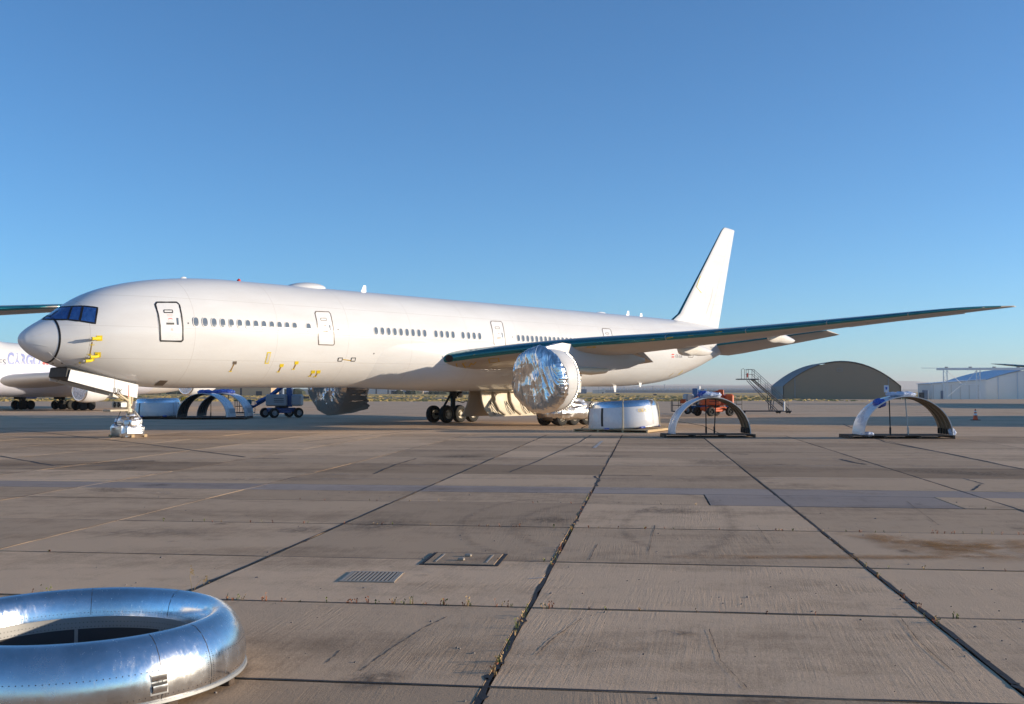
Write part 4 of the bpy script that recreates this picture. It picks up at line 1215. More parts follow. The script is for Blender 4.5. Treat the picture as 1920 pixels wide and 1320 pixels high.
# ================================================================== FOIL WRAPS
def foil_cover(side, label, x0=28.35, pointy=0.0, mat="foil", seed=0.0, Rr=2.07, skirt=1.0, amp=1.0):
    c = Vector((0, side * 9.75, 3.0))
    m = MB(); n = 150
    def peak(a):
        return .17 * math.exp(-((a - R(100)) / .20) ** 2)
    def rim(a):
        return Rr * (1 + pointy * max(0, -math.sin(a)) ** 3) + .022 * noise.noise(Vector((math.cos(a) * 6, math.sin(a) * 6, seed))) + .02 * noise.noise(Vector((math.cos(a) * 17, math.sin(a) * 17, seed)))
    def point(p, q):
        # concentric square-to-disc mapping
        if p == 0 and q == 0: r_, a = 0.0, 0.0
        elif abs(p) > abs(q): r_, a = p, math.pi / 4 * (q / p)
        else: r_, a = q, math.pi / 2 - math.pi / 4 * (p / q)
        if r_ < 0: r_, a = -r_, a + math.pi
        a = a % (2 * math.pi)
        rad = rim(a)
        y, z = r_ * rad * math.cos(a), r_ * rad * math.sin(a)
        wv_ = .45 * noise.noise(Vector((y * .6, z * .35, seed))) + .06 * noise.noise(Vector((y * 2, z * 1.2, seed + 4)))
        yy = y * (1 + .32 * z / Rr) + wv_
        f = .20 * ridge(yy * 1.15 + seed, z * .14, seed) + .15 * ridge(yy * 2.4 + seed, z * .20, 5 + seed) + .095 * ridge(yy * 4.6 + seed, z * .45, 7 + seed)
        f += .045 * ridge(yy * 8 + seed, z * 1.0, 2) + .012 * ridge(yy * 14 + z * 4, z * 3, 3) + .06 * ridge(y * .9 + seed, z * .9 + yy * .4, 11) + .10 * noise.noise(Vector((y * .7, z * .7, seed + 9)))
        f *= amp * (.25 + .75 * (1 - r_ ** 14))
        return Vector((x0 - f - .10 * (1 - r_ ** 2) + .14 * r_ ** 12 - .075 * z, c.y + y, c.z + z + peak(a) * r_ ** 4)), a
    grid = [[point(-1 + 2 * i / n, -1 + 2 * j / n) for i in range(n + 1)] for j in range(n + 1)]
    m.loft([[q[0] for q in row] for row in grid], False)
    per = [(0, i) for i in range(n)] + [(j, n) for j in range(n)] + [(n, n - i) for i in range(n)] + [(n - j, 0) for j in range(n)]
    rings = [[grid[j][i][0] for j, i in per]]
    for k_ in range(1, 13):
        k = k_ / 12
        ring = []
        for j, i in per:
            p0, a = grid[j][i]
            edge = (.42 + .22 * noise.noise(Vector((math.cos(a) * 1.6, math.sin(a) * 1.6, seed))) + .40 * max(0, -math.sin(a + .5)) ** 2 + .10 * noise.noise(Vector((math.cos(a) * 6, math.sin(a) * 6, seed)))) * skirt
            rad = rim(a) + .05 * ridge(math.cos(a) * 5 + seed, math.sin(a) * 5, k * 1.2 + seed) * math.sin(math.pi * min(1, k * 1.1)) + .03 * noise.noise(Vector((math.cos(a) * 14, math.sin(a) * 14, k * 3 + seed))) + .03 * math.sin(math.pi * k) - .02 * k
            rad -= Rr * pointy * max(0, -math.sin(a)) ** 3 * k * .8
            rad = max(rad, 2.035)
            ring.append(Vector((p0.x + edge * k, c.y + rad * math.cos(a), c.z + rad * math.sin(a) + peak(a) * (1 - k))))
        rings.append(ring)
    m.loft(rings, True)
    o = m.build("foil_engine_cover", mat, None, True)
    o.matrix_world = PM
    return tag(o, label, "engine cover", "foil covers on the engines")
foil_cover(-1, "crumpled silver foil cover over the near engine under the wing", 28.35, 0.0, "foil", 1.3, 2.07, 1.0, 1.15)
foil_cover(1, "dark crumpled foil cover hanging below the belly on the far engine", 27.75, 0.16, "foil darkened", 8.1, 2.16, 3.4, 1.2)

def lump(mb_, c, d, seed, amp=.06, e=.45, nu=30, nv=48, flat=True, taper=0.0):
    def sg(v, p): return math.copysign(abs(v) ** p, v)
    rings = []
    for i in range(nu + 1):
        u = -math.pi / 2 + math.pi * i / nu
        ring = []
        for j in range(nv):
            v = 2 * math.pi * j / nv
            cu, su, cv, sv = math.cos(u), math.sin(u), math.cos(v), math.sin(v)
            p = Vector((sg(cu, e) * sg(cv, e), sg(cu, e) * sg(sv, e), sg(su, e)))
            k = 1 - taper * max(0, p.z)
            q = Vector((p.x * d[0] / 2 * k, p.y * d[1] / 2 * k, p.z * d[2] / 2))
            n_ = Vector((p.x / d[0], p.y / d[1], p.z / d[2])).normalized()
            f = amp * (1.2 * ridge(q.x * 2.3 + seed, q.y * 2.3, q.z * 1.8) + 1.0 * ridge(q.x * 5.3 + seed, q.y * 5.3, q.z * 5 + 3) + .5 * ridge(q.x * 11 + seed, q.y * 11, q.z * 10) + .6 * random.uniform(-1, 1))
            w = Vector(c) + q + n_ * f
            if flat: w.z = max(w.z, c[2] - d[2] / 2)
            ring.append(w)
        rings.append(ring)
    mb_.loft(rings, True, True)
def on_plane(o):
    o.matrix_world = PM; return o
# nose-gear wrap
wr = on_plane(thing("foil_wheel_wrap", "lumpy silver foil bundle tied with black cords around the nose wheels", "foil wrap"))
m = MB(); lump(m, (5.85, 0, .36), (1.35, 1.35, .74), 2.2, .055, .55, 17, 30, True, .10); m.build("lower_foil", "foil fine", wr, True, 24)
m = MB(); lump(m, (5.92, 0, .72), (1.12, 1.22, .62), 6.7, .055, .7, 15, 28, False); m.build("upper_foil", "foil fine", wr, True, 24)
m = MB(); lump(m, (6.08, 0, 1.06), (.55, .5, .42), 4.7, .04, .9, 10, 16, False); m.build("foil_collar", "foil fine", wr, True, 24)
for z, a, b_ in ((.76, 1.28, 1.34), (.47, 1.46, 1.46)):
    m = MB(); m.tube([(5.88 + a / 2 * math.cos(t), b_ / 2 * math.sin(t), z + .03 * math.sin(3 * t)) for t in [i * math.pi / 14 for i in range(29)]], .018, 6); m.build("tie_cord", "strap black", wr)
m = MB(); m.tube([(5.5, -.62, .5), (5.55, -.72, .75), (5.7, -.5, 1.02), (5.9, -.1, 1.12)], .02, 6); m.build("tie_cord", "strap black", wr)
for x, y in ((6.55, -.55), (5.75, -.66), (5.2, .5)):
    m = MB(); m.bbox((x, y, .07), (.2, .16, .16), .02); m.build("wheel_chock", "pine plank", wr)
# main-gear wrap
wr = on_plane(thing("foil_wheel_wrap", "long low silver foil blanket covering the port main wheels behind the engine", "foil wrap"))
m = MB(); lump(m, (36.85, -5.55, .72), (4.75, 2.4, .95), 3.1, .06, .62, 18, 64, False); m.build("lower_foil", "foil fine", wr, True, 24)
m = MB(); lump(m, (37.5, -5.6, 1.15), (2.6, 1.7, .95), 7.9, .075, .85, 15, 32, False); m.build("upper_foil", "foil fine", wr, True, 24)
for z in (.62, .95):
    m = MB(); m.tube([(34.45, -6.70, z), (34.46, -6.80, z), (37, -6.84, z + .02), (39.25, -6.80, z), (39.3, -6.6, z)], .015, 6); m.build("tie_cord", "strap black", wr)

# ================================================================== COWL PARTS ON PALLETS
def pallet(loc, lx, ly, rz, label, mat_main, mat_end, nb=8, group="timber pallets under the cowls", boards=True):
    t = thing("timber_pallet", label, "pallet", (loc.x, loc.y, 0), rz, group)
    for x in (-lx / 2 + .06, -lx / 6, lx / 6, lx / 2 - .06):
        m = MB(); m.box((x, 0, .09), (.10, ly - .02, .10)); m.build("bearer", mat_main, t)
    for y in (-ly / 2 + .07, ly / 2 - .07):
        m = MB(); m.box((0, y, .02), (lx, .12, .035)); m.build("bottom_plank", mat_main, t)
    w = ly / nb
    pb = None
    for i in range(nb):
        if pb is None:
            m = MB(); m.box((0, 0, .161), (lx, w - .018, .036)); pb = m.build("plank", mat_main, t); pb.location = (0, -ly / 2 + w / 2, 0)
        else:
            c_ = copy_child(pb, t, Vector((random.uniform(-.02, .02), -ly / 2 + w * (i + .5), random.uniform(-.002, .002))))
    return t
def inlet_cowl(loc, rz, label, scl=1.0, tilt=0.0, mat_out="cowl white"):
    t = thing("inlet_cowl", label, "engine cowl", (loc.x, loc.y, .30), rz, "engine inlet cowls on pallets")
    t.rotation_euler = (0, tilt, rz)
    t.scale = (scl,) * 3
    m = MB(); m.lathe([(1.98, 0), (2.005, .05), (2.0, .4), (1.965, .8), (1.905, 1.12)], (0, 0, 0), 'z', 96); m.build("outer_barrel", mat_out, t, True, 40)
    m = MB(); m.lathe([(1.908, 1.12), (1.90, 1.125), (1.86, 1.27), (1.80, 1.38), (1.72, 1.455), (1.62, 1.48), (1.53, 1.45), (1.48, 1.36), (1.46, 1.2)], (0, 0, 0), 'z', 96); m.build("lip", "bare aluminium", t, True, 40)
    m = MB(); m.lathe([(1.46, 1.2), (1.50, .8), (1.58, .3), (1.62, 0)], (0, 0, 0), 'z', 72); m.build("inner_barrel", "acoustic liner", t, True)
    m = MB(); m.lathe([(1.62, 0), (1.98, 0)], (0, 0, 0), 'z', 72); m.lathe([(1.99, -.04), (1.99, .0)], (0, 0, 0), 'z', 72); m.build("rear_flange", "gear steel", t)
    # joint straps
    def vstrip(a, w, name, mat, z0=.02, z1=1.12, pr=.008):
        mm = MB(); rows = []
        for i in range(9):
            z = z0 + (z1 - z0) * i / 8
            r_ = (1.98 if z < .05 else 2.005 - .0 * z) if z < .4 else 2.0 - (z - .4) * .0875 if z < .8 else 1.965 - (z - .8) * .1875
            r_ += pr
            rows.append([Vector((r_ * math.cos(a + k * w / 2), r_ * math.sin(a + k * w / 2), z)) for k in (-1, -.5, 0, .5, 1)])
        mm.loft(rows, False); return mm.build(name, mat, t)
    for a in (R(-128), R(-35), R(60), R(150)): vstrip(a, .06 if a != R(-128) else .075, "latch_strip" if a == R(-128) else "barrel_joint", "dark steel" if a == R(-128) else "window rim")
    m = MB()
    for k in range(6):
        a = 2 * math.pi * k / 6
        m.bbox((1.8 * math.cos(a), 1.8 * math.sin(a), -.055), (.55, .35, .11), .04, Matrix.Rotation(a, 3, 'Z'))
    m.build("foam_block", "blue plastic wrap", t)
    return t
pR = ground(1172, 811)
pal = pallet(Vector((pR.x, pR.y + 1.9, 0)), 4.6, 4.4, R(-24), "pale timber pallet under the lit inlet cowl beside the near engine", "pine plank", "pine plank", 9)
cw = inlet_cowl(Vector((pR.x + .12, pR.y + 1.95, 0)), R(-4), "white inlet cowl with polished lip strapped on the pallet right of the near engine", 1.06, R(-3))
# pencilled code on the barrel
vs, fs = text_mesh("OE-IUK")
m = MB(); m.add([Vector(((2.012) * math.cos(R(-66 + 26 * a)), 2.012 * math.sin(R(-66 + 26 * a)), .80 + .2 * b_)) * (1.0) for a, b_ in vs], fs)
for i, v in enumerate(m.v): m.v[i] = (v[0] * .985, v[1] * .985, v[2])
m.build("marker_code", "sign yellow", cw)
def strap(pts, name, label, w=.07, mat="strap web"):
    m = MB(); m.tube([Vector(p) for p in pts], w / 2, 6)
    return tag(m.build(name, mat), label, "strap", "tie-down straps on the cowl loads")
cc = Vector((pR.x + .12, pR.y + 1.95, 0))
def sun_strap(a, far, label, mat="strap web"):
    d = Vector((math.cos(a), math.sin(a), 0))
    strap([cc + d * 1.60 + V((0, 0, 1.92)), cc + d * 1.85 + V((0, 0, 1.90)), cc + d * 2.05 + V((0, 0, 1.68)), cc + d * 2.14 + V((0, 0, 1.2)), cc + d * 2.18 + V((0, 0, .4)), cc + d * far + V((0, 0, .2))], "tie_strap", label, .06, mat)
sun_strap(R(-97), 2.20, "beige tie strap down the front middle of the lit inlet cowl")
sun_strap(R(-10), 2.75, "beige tie strap slanting off the right side of the lit inlet cowl")
sun_strap(R(186), 2.6, "thin strap slanting off the left side of the lit inlet cowl", "strap black")

def arch_panel(loc, rz, label, rad=2.12, hgt=1.0, length=1.62, outer="cowl white", inner="bronze liner", z0=.20, group="arched cowl panels", patchmat=None):
    t = thing("cowl_panel", label, "engine cowl", (loc.x, loc.y, z0), rz, group)
    n = 48
    def P(a, r_, y):
        x = r_ * math.cos(a); z = r_ * hgt * math.sin(a)
        return Vector((x, y, z))
    prof = []
    rows_o, rows_i = [], []
    for k in range(9):
        y = -length / 2 + length * k / 8
        cr = .05 * (1 - (2 * k / 8 - 1) ** 2)
        rows_o.append([P(math.pi * i / n, rad + cr, y) for i in range(n + 1)])
        rows_i.append([P(math.pi * i / n, rad - .05, y) for i in range(n + 1)])
    m = MB(); m.loft(rows_o, False); m.build("outer_skin", outer, t, True)
    m = MB(); m.loft(rows_i, False); m.build("inner_skin", inner, t, True)
    m = MB(); m.loft([rows_o[0], rows_i[0]], False); m.loft([rows_o[-1], rows_i[-1]], False)
    m.loft([[r_[0] for r_ in rows_o], [r_[0] for r_ in rows_i]], False); m.loft([[r_[-1] for r_ in rows_o], [r_[-1] for r_ in rows_i]], False)
    m.build("edge_frame", "window rim", t, False)
    for yy in (-.45, .0, .45):
        m = MB(); m.loft([[P(math.pi * (.04 + .92 * i / 30), rad - .05, yy - .04) for i in range(31)], [P(math.pi * (.04 + .92 * i / 30), rad - .11, yy - .03) for i in range(31)], [P(math.pi * (.04 + .92 * i / 30), rad - .11, yy + .03) for i in range(31)], [P(math.pi * (.04 + .92 * i / 30), rad - .05, yy + .04) for i in range(31)]], False)
        m.build("stiffener", inner, t, True, 40)
    for k in range(5):
        m = MB(); m.bbox((rad - .12, -length * .38 + k * length * .19, .16), (.10, .07, .30), .02); m.build("hinge_lug", "dark steel", t)
    if patchmat:
        m = MB(); m.loft([[P(R(8 + 12 * i / 6), rad + .058, y) for i in range(7)] for y in (-length * .18, length * .1, length * .38)], False); m.build("skin_patch", patchmat, t)
    return t
def heap(loc, d, label, mat, seed, cat="plastic sheeting"):
    m = MB(); lump(m, (0, 0, 0), d, seed, .035, .9, 16, 28, False)
    o = m.build("plastic_sheeting", mat, None, False); o.location = loc
    return tag(o, label, cat, "plastic sheeting bundled on the cowl panels")
def prop_pole(a, b_, label, mat="strap black", r_=.03):
    m = MB(); m.tube([a, b_], r_, 8)
    m.bbox(a + (b_ - a) * .12, (.09, .09, .35), .02)
    return tag(m.build("support_pole", mat), label, "pole", "slim poles under the cowl panels")
# arch beside the lit cowl
pA = ground(1332, 821)
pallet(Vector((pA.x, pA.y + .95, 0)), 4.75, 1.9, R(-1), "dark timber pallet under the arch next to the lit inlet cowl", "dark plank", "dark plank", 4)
arch_panel(Vector((pA.x + .1, pA.y + .85, 0)), R(8), "white half-round cowl panel standing on end beside the lit inlet cowl", 2.07, .93, 1.25)
zt = .20 + 2.07 * .93
heap(V((pA.x + .05, pA.y + .5, zt + .10)), (1.1, .7, .22), "blue and white plastic sheeting on top of the arch nearest the inlet cowl", "plastic wrap", 1.0)
heap(V((pA.x - .25, pA.y + .45, zt + .13)), (.6, .5, .26), "blue plastic bundle on top of the arch nearest the inlet cowl", "blue plastic wrap", 4.0)
for dx, dz in ((-.12, 0), (.30, .12)):
    prop_pole(V((pA.x + dx, pA.y + .55, .18)), V((pA.x + dx + dz, pA.y + .6, zt - .08)), "slim dark pole upright under the arch nearest the inlet cowl, " + ("left of the pair" if dz == 0 else "right of the pair"))
strap([V((pA.x - 1.95, pA.y + .3, .9)), V((pA.x - .3, pA.y + .5, .62)), V((pA.x + .6, pA.y + .5, .2))], "tie_strap", "thin dark strap slanting inside the arch nearest the inlet cowl", .025, "strap black")
# arch further right
pB = ground(1694, 823)
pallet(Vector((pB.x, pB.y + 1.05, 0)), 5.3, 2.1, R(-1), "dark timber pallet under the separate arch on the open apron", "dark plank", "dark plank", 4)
arch_panel(Vector((pB.x + .28, pB.y + .95, 0)), R(1), "white half-round cowl panel with brown inside, standing apart on the open apron", 2.30, .86, 1.75)
zt = .20 + 2.30 * .86
heap(V((pB.x + .15, pB.y + .7, zt + .09)), (1.5, .8, .13), "blue and white plastic sheeting on top of the separate right arch", "plastic wrap", 2.0)
heap(V((pB.x - 1.05, pB.y + .45, zt - .36)), (.55, .5, .35), "crumpled blue plastic on the left shoulder of the separate right arch", "blue plastic wrap", 5.0)
heap(V((pB.x + 2.60, pB.y + .3, .33)), (.26, .25, .30), "white bundle at the right foot of the separate right arch", "plastic wrap", 6.0)
heap(V((pB.x - 1.75, pB.y + .3, .23)), (.55, .4, .10), "pale bundle at the left foot inside the separate right arch", "plastic wrap", 7.0)
prop_pole(V((pB.x - .50, pB.y + .45, .18)), V((pB.x - .52, pB.y + .5, zt - .07)), "dark upright pole left of centre under the separate right arch")
prop_pole(V((pB.x + .42, pB.y + .45, .18)), V((pB.x + .30, pB.y + .5, zt - .07)), "grey leaning pole right of centre under the separate right arch", "gear steel")
tg = thing("paper_tag", "small blue and white tag standing on top of the separate right arch", "tag", (pB.x - .62, pB.y + .6, zt + .12))
m = MB(); m.box((0, 0, .25), (.24, .02, .36)); m.build("card", "plastic wrap", tg)
m = MB(); m.box((0, -.013, .28), (.09, .004, .14)); m.build("print", "blue plastic wrap", tg)
m = MB(); m.tube([(0, 0, -.05), (0, 0, .1)], .015, 6); m.build("stem", "gear steel", tg)
# shaded group behind the nose wheel
pC = ground(390, 786.5)
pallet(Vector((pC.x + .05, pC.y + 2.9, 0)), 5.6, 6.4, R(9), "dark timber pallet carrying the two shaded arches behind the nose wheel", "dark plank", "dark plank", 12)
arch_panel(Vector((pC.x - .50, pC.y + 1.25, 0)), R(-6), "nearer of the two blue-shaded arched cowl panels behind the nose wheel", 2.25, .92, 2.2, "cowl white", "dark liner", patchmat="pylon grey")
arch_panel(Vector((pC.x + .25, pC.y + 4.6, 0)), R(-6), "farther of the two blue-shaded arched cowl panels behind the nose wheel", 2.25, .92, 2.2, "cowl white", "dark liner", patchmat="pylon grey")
zt = .20 + 2.25 * .92
heap(V((pC.x - .55, pC.y + .9, zt + .10)), (1.2, .9, .28), "blue plastic on top of the nearer shaded arch", "blue plastic wrap", 8.0)
heap(V((pC.x + .1, pC.y + 4.5, zt + .12)), (2.0, 1.0, .32), "blue plastic on top of the farther shaded arch", "blue plastic wrap", 9.0)
prop_pole(V((pC.x - .1, pC.y + 1.2, .18)), V((pC.x - .1, pC.y + 1.2, zt - .1)), "thin dark upright pole under the shaded arches, left of the pair")
prop_pole(V((pC.x + .45, pC.y + 4.4, .18)), V((pC.x + .6, pC.y + 4.4, zt - .1)), "thin dark leaning pole under the shaded arches, right of the pair")
pD = ground(281, 786)
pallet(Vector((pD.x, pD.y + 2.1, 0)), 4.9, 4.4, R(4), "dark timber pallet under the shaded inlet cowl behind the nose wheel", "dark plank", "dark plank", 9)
inlet_cowl(Vector((pD.x, pD.y + 2.1, 0)), R(5), "blue-shaded inlet cowl on a pallet just behind the nose wheel", 1.0, R(-1))
strap([V((pD.x + 1.9, pD.y + 1.6, 1.5)), V((pD.x + 2.8, pD.y + .9, .2))], "tie_strap", "dark strap slanting off the right of the shaded inlet cowl", .04, "strap black")

# ================================================================== LIFTS, STAIRS, CONE
def boom_lift(loc, rz, label, body, hood, ctr, flip=1, jib=True, raised=3.4):
    t = thing("boom_lift", label, "boom lift", (loc.x, loc.y, 0), rz, "boom lifts parked behind the airliner")
    ch = R(35) * flip
    mc = Matrix.Rotation(ch, 3, 'Z')
    m = MB(); m.bbox((0, 0, .72), (2.5, 1.2, .40), .08, mc); m.bbox((0, 0, .55), (1.2, 1.7, .25), .05, mc); m.build("chassis", body, t)
    tmb, hmb = wheel_mesh(.46, .36)
    w1 = None
    for sx in (-1, 1):
        for sy in (-1, 1):
            p = mc @ Vector((sx * 1.22, sy * .98, .46))
            if w1 is None:
                w1 = tmb.build("wheel", "rubber", t, True, 35); hmb.build("rim", "lift hood grey" if body == "lift blue" else "rubber", w1, True, 35); w = w1
            else: w = copy_child(w1, t)
            w.location = p; w.rotation_euler = (0, 0, ch)
    f = flip
    m = MB(); m.lathe([(.55, .90), (.62, .92), (.62, 1.04), (.55, 1.06)], (0, 0, 0), 'z', 24, cap=True); m.build("turntable", "dark steel", t, True, 40)
    m = MB(); m.bbox((-f * .35, -.72, 1.62), (1.9, .62, 1.08), .10); m.build("engine_hood", hood, t)
    m = MB(); m.bbox((-f * .35, .72, 1.62), (1.9, .62, 1.08), .10); m.build("engine_hood", hood, t)
    for k in range(3):
        m = MB(); m.box((-f * .1 + .0, -1.034, 1.45 + .16 * k), (.9, .012, .05)); m.build("hood_louvre", "dark steel", t)
    m = MB(); m.bbox((f * 1.45, 0, 1.62), (.85, 1.9, 1.08), .14); m.build("counterweight", ctr, t)
    m = MB(); m.bbox((f * .72, 0, (1.0 + raised) / 2), (.55, .5, raised - 1.0), .06); m.build("riser", body, t)
    m = MB(); m.tube([(f * .7, 0, raised - .25), (-f * 1.1, 0, 1.95), (-f * 2.3, 0, 1.35)], .20, 4); m.build("boom", body, t)
    m = MB(); m.tube([(-f * 1.6, 0, 1.55), (-f * 2.5, 0, 1.05), (-f * 3.0, 0, .85)], .11, 4); m.build("jib", body, t)
    bx = -f * 3.35
    m = MB(); m.bbox((bx, 0, .46), (1.5, 2.1, .09), .02); m.build("basket_floor", "dark steel", t)
    for (x, y) in ((-.72, -1), (.72, -1), (-.72, 1), (.72, 1), (0, -1), (0, 1), (-.72, 0)):
        m = MB(); m.tube([(bx + x, y, .5), (bx + x, y, 1.58)], .028, 6); m.build("basket_post", "dark steel", t)
    for z in (1.05, 1.58):
        m = MB(); m.tube([(bx - .72, -1, z), (bx + .72, -1, z), (bx + .72, 1, z), (bx - .72, 1, z), (bx - .72, -1, z)], .028, 6); m.build("basket_rail", "dark steel", t)
    m = MB(); m.bbox((bx + f * .35, -.2, 1.45), (.55, .5, .42), .05); m.build("control_box", "lift teal" if body == "lift blue" else body, t)
    m = MB(); m.bbox((bx + f * .45, 0, .82), (.5, .5, .7), .05); m.build("basket_mount", body, t)
    return t
gp = ground(528, 783)
boom_lift(gp, R(3), "blue boom lift with grey hoods and lowered basket under the belly", "lift blue", "lift hood grey", "lift hood grey", 1, True, 3.7)
gp = ground(1338, 780)
boom_lift(gp, R(-4), "orange boom lift with lowered basket seen through the arch", "lift orange", "lift orange", "lift orange", 1, True, 2.6)
gp = ground(1316, 776.5)
boom_lift(gp, R(4), "blue boom lift with grey hood standing behind the orange lift", "lift blue", "lift hood grey", "lift hood grey", -1, True, 2.75)

# rolling maintenance stairs
gs = ground(1478, 775)
t = thing("maintenance_stairs", "tall rolling maintenance stairs with top platform left of the dark hangar", "stairs", (gs.x, gs.y, 0), R(0))
H_, L_, W_ = 3.75, 3.95, 1.1
for y in (-W_ / 2, W_ / 2):
    m = MB(); m.tube([(0, y, .35), (-L_, y, H_)], .07, 4); m.build("stringer", "stair metal", t)
    m = MB(); m.tube([(-.1, y, .3), (-.1, y, 1.35), (-L_ + .05, y, H_ + 1.1), (-L_ - .6, y, H_ + 1.1)], .028, 6); m.build("handrail", "stair metal", t)
    m = MB(); m.tube([(-.1, y, .82), (-L_ + .05, y, H_ + .55)], .022, 6); m.build("mid_rail", "stair metal", t)
    for k in range(1, 5):
        x = -L_ * k / 5; z = .35 + (H_ - .35) * k / 5
        m = MB(); m.tube([(x, y, z), (x, y, z + 1.02)], .022, 6); m.build("baluster", "stair metal", t)
    for x0, z0, x1, z1 in ((-L_ - .5, H_ - .1, -1.3, .3), (-L_ * .55, 2.0, -2.0, .3), (-1.7, 1.6, -1.9, .25)):
        m = MB(); m.tube([(x0, y, z0), (x1, y, z1)], .04, 6); m.build("brace", "stair metal", t)
    m = MB(); m.tube([(.25, y, .25), (-5.2, y, .25)], .06, 4); m.build("base_rail", "stair metal", t)
    for x in (0, -1.1, -5.0):
        m = MB(); m.lathe([(.02, -.05), (.15, -.05), (.16, 0), (.15, .05), (.02, .05)], (x, y, .16), 'y', 18); m.build("castor", "rubber", t, True, 40)
st = None
for k in range(14):
    x = -L_ * (k + .5) / 14; z = .35 + (H_ - .35) * (k + .5) / 14
    if st is None:
        m = MB(); m.box((0, 0, 0), (.30, W_ - .1, .05)); st = m.build("step", "stair yellow", t); st.location = (x, 0, z)
    else: copy_child(st, t, Vector((x, 0, z)))
m = MB(); m.bbox((-L_ - .55, 0, H_ + .02), (2.3, W_ + .2, .12), .02); m.build("platform", "stair metal", t)
for x in (-L_ + .1, -L_ - .55):
    for y in (-W_ / 2, W_ / 2):
        m = MB(); m.tube([(x, y, H_), (x, y, H_ + 1.1)], .03, 6); m.build("platform_post", "stair metal", t)
for z in (.55, 1.1):
    m = MB(); m.tube([(-L_ + .1, -W_ / 2, H_ + z), (-L_ - .6, -W_ / 2, H_ + z), (-L_ - .6, W_ / 2, H_ + z)], .028, 6); m.build("platform_rail", "stair metal", t)
m = MB(); m.tube([(-L_ - 1.2, 0, H_), (-L_ - 1.2, 0, H_ + 1.1), (-L_ - 1.0, 0, H_ + 1.2), (-L_ - .85, 0, H_ + 1.1), (-L_ - .85, 0, H_)], .03, 6); m.build("grab_hoop", "stair metal", t)
m = MB(); m.bbox((-L_ - .6, -.3, H_ + .45), (.16, .16, .5), .05); m.build("red_bag", "red paint", t)
m = MB(); m.tube([(-.6, -W_ / 2 - .05, .3), (-.6, -W_ / 2 - .05, 1.3)], .10, 10); m.build("white_tube", "cone white", t, True, 40)

gc = ground(1829, 788)
t = thing("traffic_cone", "orange traffic cone with white bands on the shaded apron at right", "traffic cone", (gc.x, gc.y, 0))
m = MB(); m.bbox((0, 0, .025), (.62, .62, .05), .02); m.build("base", "rubber", t)
m = MB(); m.lathe([(.21, .05), (.145, .42)], (0, 0, 0), 'z', 24); m.lathe([(.115, .58), (.095, .68)], (0, 0, 0), 'z', 24); m.lathe([(.072, .80), (.045, .93), (.01, .935)], (0, 0, 0), 'z', 24); m.build("body", "cone orange", t, True, 40)
m = MB(); m.lathe([(.145, .42), (.115, .58)], (0, 0, 0), 'z', 24); m.build("reflective_band", "cone white", t, True)
m = MB(); m.lathe([(.095, .68), (.072, .80)], (0, 0, 0), 'z', 24); m.build("reflective_band", "cone white", t, True)

# ================================================================== HANGARS
def hangar(name, label, x, y, rz, hw, length, h_side, h_top, front, skin, seams=(), vent=True, n=26, group=None, ribs=12):
    t = thing(name, label, "hangar", (x, y, 0), rz, group)
    def prof(gr=0.0):
        pts = [(-hw - gr, -.15), (-hw - gr, h_side * .75)]
        for i in range(n + 1):
            a = math.pi * (1 - i / n)
            cx = math.cos(a)
            pts.append(((hw + gr) * cx, h_side + (h_top - h_side + gr) * (1 - abs(cx) ** 2.05)))
        pts += [(hw + gr, h_side * .75), (hw + gr, -.15)]
        return pts
    p0 = prof(); p1 = prof(.25)
    m = MB(); m.loft([[V((a, yy, b_)) for a, b_ in p1] for yy in (-.3, length)], False); m.build("roof_cover", skin, t, True, 40)
    m = MB(); m.add([V((a, 0, b_)) for a, b_ in p0], [tuple(range(len(p0)))]); m.build("end_wall", front, t); m = MB(); m.add([V((a, length - .2, b_)) for a, b_ in p0], [tuple(range(len(p0)))]); m.build("end_wall", front, t)
    m0 = None
    pr2 = prof(.42)
    for k in range(ribs):
        yy = -.2 + (length) * k / (ribs - 1)
        if m0 is None:
            m = MB(); m.loft([[V((a, -.18, b_)) for a, b_ in p1], [V((a, -.10, b_)) for a, b_ in pr2], [V((a, .10, b_)) for a, b_ in pr2], [V((a, .18, b_)) for a, b_ in p1]], False)
            m0 = m.build("roof_rib", skin, t); m0.location = (0, yy, 0)
        else: copy_child(m0, t, V((0, yy, 0)))
    for sx in seams:
        hh = h_side + (h_top - h_side) * (1 - (abs(sx) / hw) ** 2.05)
        m = MB(); m.box((sx, -.09, hh / 2 - .1), (.28, .16, hh)); m.build("door_edge", skin, t)
    if vent:
        m = MB(); m.box((-.5, -.06, h_top - 2.5), (1.7, .1, 1.0)); v_ = m.build("vent_frame", skin, t)
        m = MB(); m.box((-.5, -.12, h_top - 2.5), (1.4, .06, .75)); m.build("vent", front, v_)
    return t
RH = -SLAB_ANG
a0 = at_depth(1578, 748, 343)
hangar("arched_hangar", "dark brown arched fabric hangar in the background right of the stairs", a0.x, 343, RH, 18.1, 32, 4.2, 11.9, "hangar fabric", "hangar ribs", (-14.6, 14.6))
# matching hangar to the right whose long shadow crosses the apron
hangar("arched_hangar", "arched hangar out of view at right whose shadow crosses the apron", 104, 87, R(90), 18.1, 32, 4.2, 11.6, "hangar fabric", "hangar ribs", (), False)
